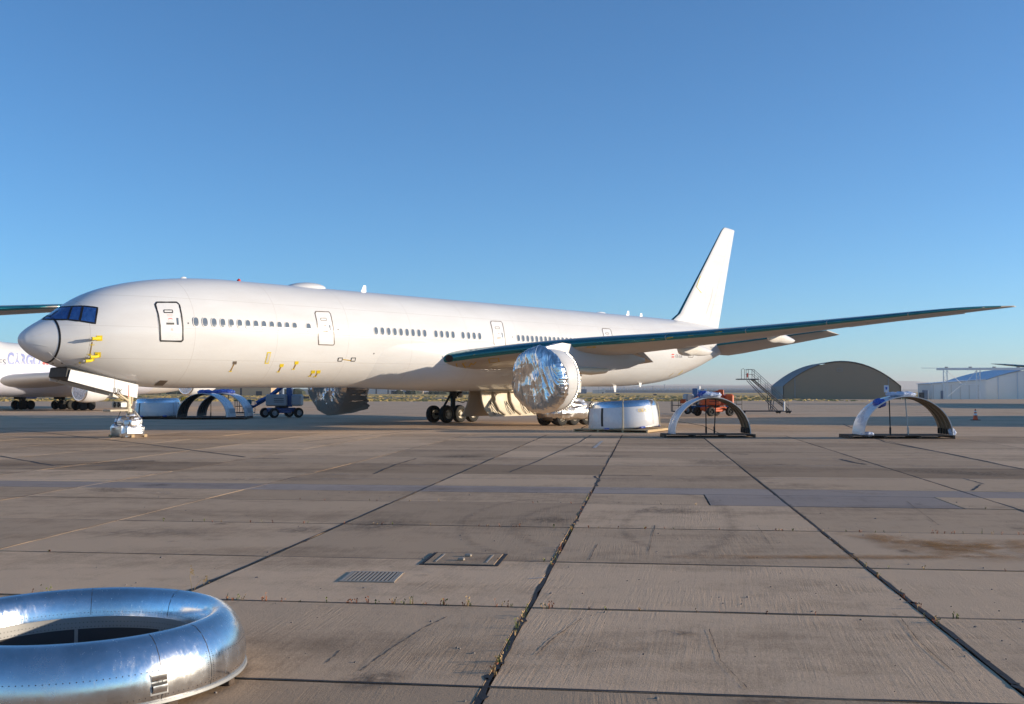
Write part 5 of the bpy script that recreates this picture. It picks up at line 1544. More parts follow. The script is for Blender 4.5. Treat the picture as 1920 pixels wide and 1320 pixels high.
# white hangar with gantry
wx0 = at_depth(1836, 748, 345).x
HW = 27.0
hangar("white_hangar", "large white hangar with arched roof coloured in blue shade at the right edge", wx0 + HW, 347, RH, HW, 46, 4.4, 10.2, "white cladding", "roof white in blue shade", (-19, -13, -7, -1), False, ribs=8)
for_sh = at_depth(1750, 748, 343)
t = thing("annex_shed", "low white lean-to shed left of the large white hangar", "shed", (for_sh.x, 344, 0), RH)
wd = wx0 - for_sh.x + 1.0
m = MB(); m.add([V((0, 0, -.15)), V((wd, 0, -.15)), V((wd, 0, 6.2)), V((0, 0, 4.9)), V((0, 18, -.15)), V((wd, 18, -.15)), V((wd, 18, 6.2)), V((0, 18, 4.9))], [(0, 1, 2, 3), (1, 5, 6, 2), (5, 4, 7, 6), (4, 0, 3, 7)]); m.build("wall", "white cladding", t)
m = MB(); m.add([V((-.4, -.4, 4.88)), V((wd, -.4, 6.28)), V((wd, 18.4, 6.28)), V((-.4, 18.4, 4.88)), V((-.4, -.4, 5.1)), V((wd, -.4, 6.5)), V((wd, 18.4, 6.5)), V((-.4, 18.4, 5.1))], [(0, 1, 2, 3), (4, 5, 6, 7), (0, 1, 5, 4), (1, 2, 6, 5), (2, 3, 7, 6), (3, 0, 4, 7)]); m.build("roof", "roof white in blue shade", t)
m = MB(); m.box((3.2, -.06, 1.4), (1.1, .1, 2.6)); m.build("door", "blue grey cladding", t)
for k in range(6):
    m = MB(); m.box((.4 + wd * k / 6, -.05, 2.3), (.12, .1, 4.7)); m.build("panel_joint", "pale cladding", t)
# gantry: beam on two lattice columns
t = thing("hangar_gantry", "white lattice door gantry in front of the white hangar", "gantry", (at_depth(1757, 748, 338).x, 338, 0), RH)
m = MB(); m.bbox((36, 0, 9.55), (72, .5, .75), .05); m.build("beam", "white cladding", t)
m = MB(); m.box((-2.2, 0, 9.85), (5, .3, .12)); m.build("beam_tip", "white cladding", t)
for k in range(9):
    m = MB(); m.bbox((3 + k * 7.2, 0, 10.1), (.9, .7, .35), .05); m.build("rail_bracket", "pale cladding", t)
for cx in (2.6, 12.6):
    for dx in (-.55, .55):
        m = MB(); m.box((cx + dx, 0, 4.6), (.22, .3, 9.2)); m.build("column", "white cladding", t)
    for k in range(7):
        z0 = .3 + k * 1.27
        m = MB(); m.tube([(cx - .55, 0, z0), (cx + .55, 0, z0 + 1.2)] if k % 2 else [(cx + .55, 0, z0), (cx - .55, 0, z0 + 1.2)], .07, 5); m.build("lattice", "white cladding", t)
for p, q in (((3.1, 9.0), (7.8, 4.6)), ((12.1, 9.0), (8.2, 4.6)), ((2.6, .4), (7.6, 4.6)), ((8.0, 4.6), (12.4, 4.6))):
    m = MB(); m.tube([(p[0], 0, p[1]), (q[0], 0, q[1])], .09, 5); m.build("diagonal", "white cladding", t)
for px_, w, h_, mt, lb in ((1728, 1.3, 1.8, "dark cladding", "dark utility cabinet between the two hangars"), (1735, 1.4, 2.6, "blue grey cladding", "taller grey-blue utility cabinet beside the white shed")):
    p = at_depth(px_, 747, 342)
    t = thing("utility_cabinet", lb, "cabinet", (p.x, 342, 0))
    m = MB(); m.bbox((0, 0, h_ / 2 + .1), (w * 4.2 / 4.2, 1.4, h_ + .4), .08); m.build("housing", mt, t)
    m = MB(); m.box((0, -.74, h_ / 2), (w * .8, .06, h_ * .8)); m.build("door", mt, t)

# ================================================================== OTHER AIRCRAFT
def simple_airliner(name, label, nose, th, body="aircraft white", group="airliners parked around"):
    t = thing(name, label, "airliner", (0, 0, 0), 0, group)
    ax = V((math.sin(th), math.cos(th), 0)); ay = V((-math.cos(th), math.sin(th), 0))
    t.matrix_world = Matrix(((ax.x, ay.x, 0, nose[0]), (ax.y, ay.y, 0, nose[1]), (0, 0, 1, 0), (0, 0, 0, 1)))
    m = MB(); m.loft([fus_ring(x, 36) for x in [.01, .3, .8, 1.5, 2.5, 4, 6, 8, 11, 30, 50, 54, 58, 62, 66, 70, 73]], True, True); m.build("fuselage", body, t, True, 60)
    build_wing(t, -1, False); build_wing(t, 1, False)
    m = MB(); m.loft([[V((60.5, 0, 8.6)), V((66, -.35, 8.5)), V((69.4, 0, 8.4)), V((66, .35, 8.5))], [V((70.6, 0, 18.4)), V((71.6, -.1, 18.4)), V((72.85, 0, 18.35)), V((71.6, .1, 18.4))]], True, True); m.build("fin", body, t)
    for s_ in (-1, 1):
        m = MB(); m.loft([[V((64.3, s_ * 1, 6.3)), V((67, s_ * 1, 6.6)), V((70.4, s_ * 1, 6.2)), V((67, s_ * 1, 6.0))], [V((70.2, s_ * 10.7, 7.7)), V((71.5, s_ * 10.7, 7.75)), V((73.2, s_ * 10.7, 7.6)), V((71.5, s_ * 10.7, 7.6))]], True, True); m.build("stabiliser", "wing grey", t)
        m = MB(); m.lathe([(1.5, 27.2), (1.8, 27.0), (2.0, 28), (2.02, 30), (1.8, 33), (1.4, 33.2), (1.0, 35), (.1, 36)], (0, s_ * 9.75, 3.0), 'x', 36); e_ = m.build("engine", body, t, True, 40)
        m = MB(); m.lathe([(.02, 27.3), (1.5, 27.25)], (0, s_ * 9.75, 3.0), 'x', 36); m.build("inlet_cover", "bright cover", e_)
        m = MB(); m.prism([(29.5, 4.8), (40, 4.9), (40, 4.5), (35, 4.0), (31, 4.6)], .6, (0, s_ * 9.75, 0)); m.build("pylon", "pylon grey", t)
        m = MB(); m.tube([(36.9, s_ * 5.5, .6), (36.9, s_ * 5.5, 3.6)], .25, 10); m.build("gear_leg", "dark steel", t)
        for x in (35.4, 36.9, 38.3):
            m = MB(); m.lathe([(.3, -.9), (.62, -.9), (.67, -.7), (.67, -.5), (.62, -.35), (.2, -.35), (.2, .35), (.62, .35), (.67, .5), (.67, .7), (.62, .9), (.3, .9)], (x, s_ * 5.5, .67), 'y', 24, cap=True); m.build("wheel_pair", "rubber", t, True, 40)
    m = MB(); m.tube([(5.9, 0, .5), (5.9, 0, 3.0)], .15, 10); m.build("nose_gear_leg", "gear steel", t)
    m = MB(); m.lathe([(.2, -.5), (.5, -.5), (.55, -.3), (.3, -.12), (.3, .12), (.55, .3), (.5, .5), (.2, .5)], (5.9, 0, .55), 'y', 20, cap=True); m.build("wheel_pair", "rubber", t, True, 40)
    return t
simple_airliner("neighbour_airliner", "airliner mostly out of frame at left, its teal-edged wing passing behind the nose", (-40.0, 9.5), -0.30)
simple_airliner("neighbour_airliner", "distant airliner mostly out of frame at right, dark wing tip above the white hangar", (108.0, 147.0), 0.30)

# four-engined freighter in the left background
def freighter():
    th = R(25)
    nose = V((-75.5 + 1.8, 112.5, 0))
    t = thing("cargo_aircraft", "white four-engined freighter with lavender CARGO lettering behind the nose", "cargo aircraft")
    ax = V((math.sin(th), math.cos(th), 0)); ay = V((-math.cos(th), math.sin(th), 0))
    MT = Matrix(((ax.x, ay.x, 0, nose.x), (ax.y, ay.y, 0, nose.y), (0, 0, 1, 0), (0, 0, 0, 1)))
    t.matrix_world = MT
    inv = MT.inverted()
    C = 5.3
    PF = [(0, -.5, -.5, 0), (.5, .4, -1.3, .9), (1.5, 1.5, -2.0, 1.6), (3, 3.1, -2.6, 2.3), (5, 4.2, -3.0, 2.8), (8, 4.75, -3.2, 3.15), (12, 4.85, -3.25, 3.25), (17, 4.75, -3.25, 3.25), (20, 4.1, -3.25, 3.25), (23, 3.35, -3.25, 3.25), (26, 3.25, -3.25, 3.25), (48, 3.25, -3.25, 3.25), (55, 3.2, -2.7, 3.0), (62, 2.9, -1.2, 2.2), (68, 2.4, .4, 1.1), (70, 2.0, 1.3, .4)]
    f1, f2, f3 = (pchip([p[0] for p in PF], [p[k] for p in PF]) for k in (1, 2, 3))
    def ring(X, n=48):
        a, b_, w = f1(X), f2(X), f3(X)
        out = []
        for j in range(n):
            q = 2 * math.pi * j / n
            s_ = math.sin(q)
            zz = (3.25 * s_ if a <= 3.25 or s_ < 0 else a * s_) if b_ <= -3.24 else (a + b_) / 2 + (a - b_) / 2 * s_
            ww = w * math.cos(q)
            if a > 3.3 and s_ > 0: ww *= 1 - .30 * s_ * s_ * min(1, (a - 3.25) / 1.5)
            out.append(V((X, ww, C + zz)))
        return out
    xs = [.01] + [.4 * i for i in range(1, 60)] + [24 + 2 * i for i in range(0, 24)]
    mb_ = MB(); mb_.loft([ring(x) for x in xs], True, True); mb_.build("fuselage", "aircraft white", t, True, 50)
    tr = BVHTree.FromPolygons([V(v) for v in mb_.v], mb_.f)
    def hf(px, py, off=.03):
        o = inv @ CAM; d = (inv.to_3x3() @ ray(px, py)).normalized()
        p, n, i, _ = tr.ray_cast(o, d)
        if p is None:
            q = tr.find_nearest(o + d * 140); p, n = q[0], q[1]
        if n.dot(d) > 0: n = -n
        return p + n * off
    text_on("lettering", "CARGO", [(14, 660), (76, 667), (76, 687.5), (14, 685)], "lavender letter", 0, t, lambda x, y: hf(x, y), True)
    text_on("lettering", "ES", [(-2, 674), (11, 674), (10.5, 684), (-2, 684)], "navy letter", 0, t, lambda x, y: hf(x, y))
    for k in range(5):
        a = R(90 + 72 * k)
        m = MB(); c = (85.5 + 3.5 * math.cos(a), 683 - 4.5 * math.sin(a))
        m.add([hf(c[0] + 2.6 * math.cos(q), c[1] + 3.2 * math.sin(q), .035) for q in [i * math.pi / 6 for i in range(12)]], [tuple(range(12))]); m.build("flower_petal", "flower red", t)
    # lavender belly sweep and fairing
    m = MB(); rings = []
    for i in range(33):
        X = 15 + 32 * i / 32; k = math.sin(math.pi * i / 32) ** .6
        rings.append([V((X, (3.25 + .75 * k * math.exp(-((abs(p + 90) - 55) / 28) ** 2) + .35 * k * math.exp(-((p + 90) / 50) ** 2) - (.04 if abs(p + 90) > 95 else 0)) * math.cos(R(p)), C + (3.25 + .75 * k * math.exp(-((abs(p + 90) - 55) / 28) ** 2) + .35 * k * math.exp(-((p + 90) / 50) ** 2) - (.04 if abs(p + 90) > 95 else 0)) * math.sin(R(p)))) for p in range(-190, 11, 8)])
    m.loft(rings, False); m.build("belly_fairing", "lavender paint", t, True)
    for s_ in (-1, 1):
        st_ = [(2.5, 19.5, 34.0, 3.7, 3.6, 1.9), (5, 21.6, 34.6, 4.0, 3.9, 1.6), (12, 27.7, 37.2, 4.7, 4.7, 1.05), (21, 35.5, 42.0, 5.6, 5.7, .7), (31, 44.2, 48.6, 6.8, 6.9, .35), (32.2, 46, 49.2, 7.0, 7.0, .1)]
        def wp_(st1, x, up):
            y, le, te, zl, zt, tt = st1
            return V((le + (te - le) * x, s_ * y, zl + (zt - zl) * x + yt(x) * tt * (1 if up else -1)))
        xs_ = [1, .8, .6, .4, .25, .12, .06, .02, .005]
        m = MB(); m.loft([[wp_(q, x, True) for x in xs_] + [wp_(q, 0, True)] + [wp_(q, x, False) for x in reversed(xs_)] for q in st_], True, True); m.build("wing", "wing grey light", t, True, 40)
        for (y, x, z) in ((11.7, 24.6, 2.45), (20.8, 33.0, 3.25)):
            m = MB(); m.lathe([(1.05, x + .3), (1.12, x + .05), (1.2, x), (1.30, x + .15), (1.38, x + .9), (1.36, x + 2.4), (1.2, x + 3.6), (.95, x + 3.7), (.85, x + 4.6), (.5, x + 5.4), (.05, x + 6.2)], (0, s_ * y, z), 'x', 40); e_ = m.build("engine", "radome white", t, True, 40)
            m = MB(); m.lathe([(1.30, x + .16), (1.31, x + .45)], (0, s_ * y, z), 'x', 40); m.lathe([(1.06, x + .06), (1.21, x - .005), (1.315, x + .15)], (0, s_ * y, z), 'x', 40); m.build("lip", "bare aluminium", e_, True)
            m = MB(); m.lathe([(.02, x + .02), (.6, x + .05), (1.1, x + .06)], (0, s_ * y, z), 'x', 30); m.build("inlet_cover", "bright cover", e_, True)
            m = MB(); m.prism([(x + 1, z + 1.2), (x + 6, z + 1.7), (x + 9, z + 1.7), (x + 6.5, z + .9), (x + 3.5, z + .6)], .4, (0, s_ * y, 0)); m.build("pylon", "radome white", t)
        # gear: wing and body trucks
        for (gx, gy) in ((31.2, 5.5), (34.6, 1.95)):
            m = MB(); m.tube([(gx, s_ * gy, .6), (gx, s_ * gy, 2.6)], .24, 10); m.tube([(gx, s_ * gy, .62), (gx - 1.2, s_ * gy, 2.2)], .12, 8); m.build("gear_leg", "dark steel", t)
            m = MB(); m.bbox((gx, s_ * gy, .63), (1.6, .3, .3), .05); m.build("gear_truck", "dark steel", t)
            m = MB(); m.prism([(-.9, 0), (1.2, 0), (1.1, -1.2), (-.8, -1.1)], .06, (gx, s_ * (gy + .8), 2.5)); m.build("gear_door", "dark steel", t)
            for wx_ in (-.74, .74):
                for wy_ in (-.56, .56):
                    m = MB(); m.lathe([(.2, -.22), (.5, -.24), (.6, -.16), (.63, 0), (.6, .16), (.5, .24), (.2, .22)], (gx + wx_, s_ * gy + wy_, .63), 'y', 24, cap=True); m.build("wheel", "rubber", t, True, 40)
        m = MB(); m.loft([[V((60, s_ * .6, 6.6)), V((64, s_ * .6, 7.0)), V((68.6, s_ * .6, 6.7)), V((64, s_ * .6, 6.3))], [V((67.5, s_ * 11, 8.2)), V((69, s_ * 11, 8.3)), V((71, s_ * 11, 8.2)), V((69, s_ * 11, 8.1))]], True, True); m.build("stabiliser", "wing grey light", t)
    for q in ((74, 714.5), (85, 714)):
        pass
    m = MB(); m.loft([[V((58, 0, 8.3)), V((63, -.4, 8.1)), V((68, 0, 7.8)), V((63, .4, 8.1))], [V((67.5, 0, 16.8)), V((69, -.1, 16.8)), V((71.3, 0, 16.8)), V((69, .1, 16.8))]], True, True); m.build("fin", "lavender paint", t)
    m = MB(); m.tube([(7.8, 0, .5), (7.8, 0, 2.5)], .16, 10); m.build("nose_gear_leg", "gear steel", t)
    m = MB(); m.lathe([(.2, -.5), (.5, -.5), (.6, -.3), (.3, -.12), (.3, .12), (.6, .3), (.5, .5), (.2, .5)], (7.8, 0, .61), 'y', 20, cap=True); m.build("wheel_pair", "rubber", t, True, 40)
freighter()

# ================================================================== FAR BUILDINGS, FIELD SIGNS
def far_block(px0, px1, y_top, y_base, mat, label, name="building", roof=None, seams=0, seam_mat="dark cladding", D=None, door=None):
    d = D or 4807.0 / max(1.2, (y_base - 734.2))
    a = at_depth(px0, 740, d).x; b_ = at_depth(px1, 740, d).x
    h_ = CAM_H + (734.2 - y_top) / 2000.0 * d
    t = thing(name, label, "building", ((a + b_) / 2, d, -.16))
    w = b_ - a
    m = MB(); m.box((0, w * .3, h_ / 2), (w, w * .6, h_)); m.build("wall", mat, t)
    m = MB(); m.box((0, w * .3, h_ + .15), (w * 1.01, w * .61, .3)); m.build("roof", roof or mat, t)
    for k in range(seams):
        x = -w / 2 + w * (k + 1) / (seams + 1)
        m = MB(); m.box((x, -.2, h_ / 2), (max(.25, w * .03), .3, h_ * .96)); m.build("door_gap", seam_mat, t)
    m = MB(); m.box((w * .3, -.15, h_ * .2), (w * .1, .2, h_ * .4)); m.build("door", "dark cladding", t)
    return t
FB = [(354, 396, 724, 740.5, "dark cladding", "dark low building left of the tan shed under the belly", 2), (396, 508, 721, 741, "tan cladding", "long tan metal building seen under the belly", 1),
      (508, 530, 729, 740, "blue grey cladding", "grey-blue block right of the tan metal building", 1), (565, 590, 730, 739.5, "pale cladding", "small pale block left of the far engine cover", 0),
      (683, 750, 722, 738.5, "pale cladding", "white hangar with dark door gaps right of the far engine cover", 2),
      (752, 770, 730, 738, "blue grey cladding", "small grey block right of the white door-gap hangar", 0), (775, 793, 731, 738, "tan cladding", "small tan block left of the main wheels", 0),
      (1085, 1100, 730, 737.6, "blue grey cladding", "small blue-grey block on the horizon right of the near engine", 0), (1112, 1135, 731, 737.4, "pale cladding", "small pale block on the horizon under the tail", 0)]
for a in FB: far_block(a[0], a[1], a[2], a[3], a[4], a[5], seams=a[6])
p = at_depth(1310.5, 736, 1900)
t = thing("silo_tower", "pale cylindrical tower on the far horizon above the orange lift", "tower", (p.x, 1900, -.16))
m = MB(); m.lathe([(2.6, 0), (2.6, 11.6), (2.4, 12.2), (.2, 12.4)], (0, 0, 0), 'z', 24); m.build("shaft", "cone white", t, True, 40)
m = MB(); m.box((6.2, 0, 3.8), (5.5, 5, 7.6)); m.build("side_block", "blue grey cladding", t)
# long far sheds with ribbed roofs
for k, (pa, pb, lab) in enumerate(((1130, 1300, "long ribbed far shed on the horizon left of the pale tower"), (1325, 1452, "long ribbed far shed on the horizon right of the pale tower"))):
    d = 2300
    a, b_ = at_depth(pa, 736, d).x, at_depth(pb, 736, d).x
    t = thing("far_shed", lab, "building", ((a + b_) / 2, d, -.16))
    w = b_ - a
    m = MB(); m.box((0, 20, 2.6), (w, 40, 5.2)); m.build("wall", "blue grey cladding", t)
    m0 = None
    nn = 26
    for i in range(nn):
        x = -w / 2 + w * (i + .5) / nn
        if m0 is None:
            m = MB(); q = w / nn; m.add([V((-q / 2, -1, 5.2)), V((q / 2, -1, 5.2)), V((q * .25, -1, 9.2)), V((-q * .1, -1, 9.2)), V((-q / 2, 40, 5.2)), V((q / 2, 40, 5.2)), V((q * .25, 40, 9.2)), V((-q * .1, 40, 9.2))], [(0, 1, 2, 3), (4, 5, 6, 7), (0, 3, 7, 4), (1, 5, 6, 2), (2, 6, 7, 3)])
            m0 = m.build("roof_bay", "pale cladding", t); m0.location = (x, 0, 0)
        else: copy_child(m0, t, V((x, 0, 0)))
# lamp masts on the horizon
for k, (px_, h_) in enumerate(((1096, 20), (1122, 24), (1145, 18), (1170, 26), (1224, 18), (1246, 22))):
    p = at_depth(px_, 736, 1500)
    t = thing("lamp_mast", ["leftmost", "second", "third", "fourth", "fifth", "rightmost"][k] + " of six slim lamp masts on the far horizon under the tail, counted from left", "mast", (p.x, 1500, -.16), 0, "lamp masts on the far horizon")
    m = MB(); m.tube([(0, 0, 0), (0, 0, h_ * .55)], .22, 5); m.build("pole", "blue grey cladding", t)
    m = MB(); m.box((0, 0, h_ * .55), (2.2, .4, .4)); m.build("lamp_head", "blue grey cladding", t)
# field signs
p = ground(346.5, 752, -.16)
t = thing("taxiway_sign", "yellow taxiway sign with black characters on the grass under the belly", "sign", (p.x, p.y, -.16))
m = MB(); m.box((0, 0, .62), (1.75, .2, .8)); m.build("panel", "sign yellow", t)
m = MB(); m.box((-.96, 0, .62), (.18, .24, .86)); m.build("end_cap", "black paint", t)
for x in (-.7, .7):
    m = MB(); m.box((x, 0, .12), (.08, .1, .3)); m.build("leg", "black paint", t)
for s_, xa in (("3", -.55), ("P", .2)):
    vs, fs = text_mesh(s_)
    m = MB(); m.add([V((xa + .36 * a, -.11, .36 + .5 * b_)) for a, b_ in vs], fs); m.build("character", "black paint", t)
for k, (px_, py, w, lb) in enumerate(((574, 748.5, 1.0, "small dark field sign beside the far engine cover"), (676, 747, .9, "small dark field sign right of the far engine cover"), (57, 749, 2.2, "long dark red field sign between the freighter wheels"), (1158, 739.5, 1.3, "small dark field box under the tail"), (1228, 739.5, 1.2, "small dark field box above the inlet cowl"))):
    p = ground(px_, py, -.16) if py > 745 else at_depth(px_, py, 700)
    t = thing("field_sign", lb, "sign", (p.x, p.y, -.16))
    sc = p.y / 270 * (.5 if k > 2 else 1)
    m = MB(); m.box((0, 0, .45 * sc), (w * 1.5 * sc, .2, .55 * sc)); m.build("panel", "dark cladding" if k != 2 else "navy letter", t)
    m = MB(); m.box((0, 0, .1 * sc), (.1 * sc, .1, .3 * sc)); m.build("leg", "black paint", t)
# white rail fence near the hangar
p0, p1 = at_depth(1370, 745, 420), at_depth(1450, 745, 420)
t = thing("rail_fence", "low white rail fence left of the dark hangar", "fence", (p0.x, 420, -.16))
for k in range(8):
    m = MB(); m.box(((p1.x - p0.x) * k / 7, 0, .7), (.12, .12, 1.4)); m.build("post", "pale cladding", t)
m = MB(); m.box(((p1.x - p0.x) / 2, 0, 1.35), (p1.x - p0.x, .1, .1)); m.build("rail", "pale cladding", t)
# far trees, scrub and clutter reading as one dark band
sc = MB(); random.seed(5)
for i in range(300):
    d = random.uniform(900, 1700)
    px_ = random.choice((random.uniform(-60, 360), random.uniform(500, 640), random.uniform(740, 980), random.uniform(-60, 360)))
    p = at_depth(px_, 736, d)
    w = random.uniform(3, 10); h_ = random.uniform(1.5, 5.5)
    n = 7
    ringb = [V((p.x + w * math.cos(2 * math.pi * j / n) * random.uniform(.6, 1.2), d + w * .5 * math.sin(2 * math.pi * j / n), -.2)) for j in range(n)]
    ringm = [V((q.x * .85 + p.x * .15, q.y, h_ * random.uniform(.35, .75))) for q in ringb]
    ringt = [V((p.x + (q.x - p.x) * .35, q.y, h_ * random.uniform(.8, 1.05))) for q in ringb]
    sc.loft([ringb, ringm, ringt], True, True)
tag(sc.build("far_scrub", "scrub green"), "dark far-off trees and scrub along the horizon", "trees", kind='stuff')

# mountains
def ridge_line(name, d, pts, deep, seed):
    m = MB(); rows = []
    n = 150
    pts = [(a, b_) for a, b_ in pts]
    fy = pchip([a for a, _ in pts], [b_ for _, b_ in pts])
    x0, x1 = pts[0][0], pts[-1][0]
    crest, foot, back = [], [], []
    for i in range(n + 1):
        px_ = x0 + (x1 - x0) * i / n
        y = fy(px_)
        x = at_depth(px_, 736, d).x
        h_ = max(1.0, (734.2 - y) / 2000 * d + .0003 * d * fbm(px_ * .03, seed))
        crest.append(V((x, d + deep * .5, h_))); foot.append(V((x, d, -.3))); back.append(V((x, d + deep, -.3)))
    mid = [(a + b_) / 2 + V((0, 0, .02 * d / 30 * fbm(i * .3, seed + 2))) for i, (a, b_) in enumerate(zip(foot, crest))]
    m.loft([foot, mid, crest, back], False)
    return tag(m.build(name, "mountain rock", None, True), kind='structure')
ridge_line("hills", 8000, [(-400, 731), (200, 729), (700, 728), (1100, 724.5), (1300, 722.5), (1460, 723), (1600, 727), (1900, 730), (2300, 731)], 1500, 1.0)
ridge_line("mountains", 16500, [(700, 733), (1150, 724), (1320, 719.5), (1400, 721), (1480, 719), (1600, 716), (1685, 711), (1700, 713), (1750, 713), (1800, 717), (1950, 722), (2300, 728)], 1800, 4.0)

# ================================================================== FOREGROUND INLET RING
rc = V((-3.66, 9.05, 0))
ring = thing("engine_inlet_ring", "bare polished metal engine inlet ring lying on the concrete in the foreground", "engine inlet", (rc.x, rc.y, 0), 0)
prof_out = [(r_, z_ if z_ < .1 else z_ * 1.07) for r_, z_ in [(1.375, .085), (1.388, .14), (1.385, .22), (1.368, .30), (1.335, .38), (1.285, .45), (1.225, .497), (1.165, .513), (1.105, .497), (1.062, .455), (1.035, .40), (1.02, .34), (1.012, .29)]]
m = MB(); m.lathe(prof_out, (0, 0, 0), 'z', 200); lip = m.build("lip_skin", "bare aluminium", ring, True)
m = MB(); m.lathe([(1.014, .312), (1.008, .308), (1.002, .205)], (0, 0, 0), 'z', 160); m.build("inner_barrel", "acoustic liner", ring, True, 40)
m = MB(); m.lathe([(1.006, .206), (1.004, .06), (1.01, .055)], (0, 0, 0), 'z', 160); m.build("acoustic_panel", "dark liner", ring, True, 40)
for deg in (20, 66, 112, 158, 204, 250, 296, 342):
    a = R(deg); m = MB(); m.loft([[V((.999 * math.cos(a + k * .016), .999 * math.sin(a + k * .016), z)) for k in (-1, 0, 1)] for z in (.06, .13, .205)], False); m.build("splice_strip", "acoustic liner", ring)
m = MB(); m.lathe([(1.37, .087), (1.392, .085), (1.398, .065), (1.385, .055), (1.02, .055)], (0, 0, 0), 'z', 160); m.build("base_flange", "acoustic liner", ring, True, 30)
def prof_pt(t_):
    # point along outer profile by fraction, with normal
    import bisect
    L_ = [0]
    for (a, b_), (c, d) in zip(prof_out[:-1], prof_out[1:]): L_.append(L_[-1] + math.hypot(c - a, d - b_))
    s_ = t_ * L_[-1]
    i = min(len(prof_out) - 2, max(0, bisect.bisect_right(L_, s_) - 1))
    k = (s_ - L_[i]) / (L_[i + 1] - L_[i])
    (a, b_), (c, d) = prof_out[i], prof_out[i + 1]
    nx_, nz_ = d - b_, -(c - a)
    l = math.hypot(nx_, nz_)
    return a + (c - a) * k, b_ + (d - b_) * k, nx_ / l, nz_ / l
for deg in (-22, 12, 62, 105, 152, 200, 262, 318):
    a = R(deg); m = MB(); rows = []
    for i in range(25):
        r_, z, nx_, nz_ = prof_pt(.01 + .97 * i / 24)
        r_ += nx_ * .0015; z += nz_ * .0015
        w = .0025
        rows.append([V((r_ * math.cos(a) + w * math.sin(a), r_ * math.sin(a) - w * math.cos(a), z)), V((r_ * math.cos(a) - w * math.sin(a), r_ * math.sin(a) + w * math.cos(a), z))])
    m.loft(rows, False); m.build("skin_seam", "dark steel", ring)
rv = MB()
def rivet(a, t_=None, rz_=None, s_=.0042):
    if t_ is not None: r_, z, nx_, nz_ = prof_pt(t_)
    else: r_, z, nx_, nz_ = rz_[0], rz_[1], -1, 0
    o = V((r_ * math.cos(a), r_ * math.sin(a), z)); n_ = V((nx_ * math.cos(a), nx_ * math.sin(a), nz_))
    t1 = V((-math.sin(a), math.cos(a), 0)); t2 = n_.cross(t1)
    b_ = [o + (t1 * math.cos(q) + t2 * math.sin(q)) * s_ + n_ * .001 for q in [i * math.pi / 3 for i in range(6)]]
    rv.add(b_ + [o + n_ * .0025], [(i, (i + 1) % 6, 6) for i in range(6)])
for i in range(190):
    a = 2 * math.pi * i / 190
    rivet(a, .045); rivet(a + .01, .26, None, .0048); rivet(a, .955)
    rivet(a + .008, None, (1.0045, .262)); rivet(a + .008, None, (1.001, .222))
for deg in (12, -22, 318, 262):
    for k in range(18):
        for da in (-.022, .022): rivet(R(deg) + da, .03 + .30 * k / 18, None, .0035)
tag(rv.build("rivets", "dark steel", ring), kind='stuff')
# small scoop in the outer wall facing the camera
a = math.atan2(ground(305, 1275, .3).y - rc.y, ground(305, 1275, .3).x - rc.x)
a = R(-43)
def on_ring(da, z, off=.004):
    zs = [p[1] for p in prof_out[:8]]; rs = [p[0] for p in prof_out[:8]]
    r_ = pchip(zs, rs)(z) + off
    return V((r_ * math.cos(a + da), r_ * math.sin(a + da), z))
sc_ = MB(); da_, zl, zh = .052, .135, .29
outer = [on_ring(-da_, zl), on_ring(da_, zl), on_ring(da_, zh), on_ring(-da_, zh)]
inner = [on_ring(-da_ * .86, zl + .012), on_ring(da_ * .86, zl + .012), on_ring(da_ * .86, zh - .012), on_ring(-da_ * .86, zh - .012)]
sc_.loft([outer, inner], True); so = sc_.build("scoop_frame", "gear steel", ring)
m = MB(); m.loft([[on_ring(-da_ * .86 + da_ * 1.72 * i / 8, z, o_) for i in range(9)] for z, o_ in ((zh - .012, .005), (.235, .004), (.222, -.03))], False); m.build("scoop_lid", "bare aluminium", so, True)
m = MB(); m.loft([[on_ring(-da_ * .86 + da_ * 1.72 * i / 8, z, o_) for i in range(9)] for z, o_ in ((.222, .0045), (.20, .0048), (.188, .0046))], False); m.build("scoop_mouth", "black paint", so)
m = MB(); m.loft([[on_ring(-da_ * .8 + da_ * 1.6 * i / 8, z, o_) for i in range(9)] for z, o_ in ((.205, .018), (.19, .02), (.16, .012), (.15, .005))], False); m.build("scoop_lip", "bare aluminium", so, True)
for deg in (-8, 60, 130, 200, 265, 322):
    aa = R(deg)
    m = MB(); m.bbox((1.3 * math.cos(aa), 1.3 * math.sin(aa), .03), (.16, .10, .06), .01, Matrix.Rotation(aa, 3, 'Z')); m.build("support_block", "dark plank", ring)

# ================================================================== DRAIN, MANHOLE, WEEDS
gc_ = (ground(640, 1091) + ground(665, 1074) + ground(755, 1075) + ground(732, 1093)) / 4
t = thing("drain_grate", "rectangular slotted iron drain grate set in the foreground concrete", "drain grate", (gc_.x, gc_.y, .008), -SLAB_ANG * .6)
gw, gd = .66, .70
for x, y, sx, sy in ((0, -gd / 2, gw + .05, .04), (0, gd / 2, gw + .05, .04), (-gw / 2, 0, .04, gd - .05), (gw / 2, 0, .04, gd - .05)):
    m = MB(); m.box((x, y, .003), (sx, sy, .014)); m.build("frame_bar", "cast iron", t)
m = MB(); m.box((0, 0, -.004), (gw - .04, gd - .04, .006)); m.build("pit_shade", "black paint", t)  # black sheet stands for the shade below the bars
b0 = None
for k in range(12):
    x = -gw / 2 + .045 + (gw - .09) * k / 11
    if b0 is None: m = MB(); m.box((0, 0, .005), (.026, gd - .05, .010)); b0 = m.build("bar", "cast iron", t); b0.location = (x, 0, 0)
    else: copy_child(b0, t, V((x, 0, 0)))
mc_ = (ground(795, 1060) + ground(822, 1037) + ground(946, 1040) + ground(922, 1062)) / 4
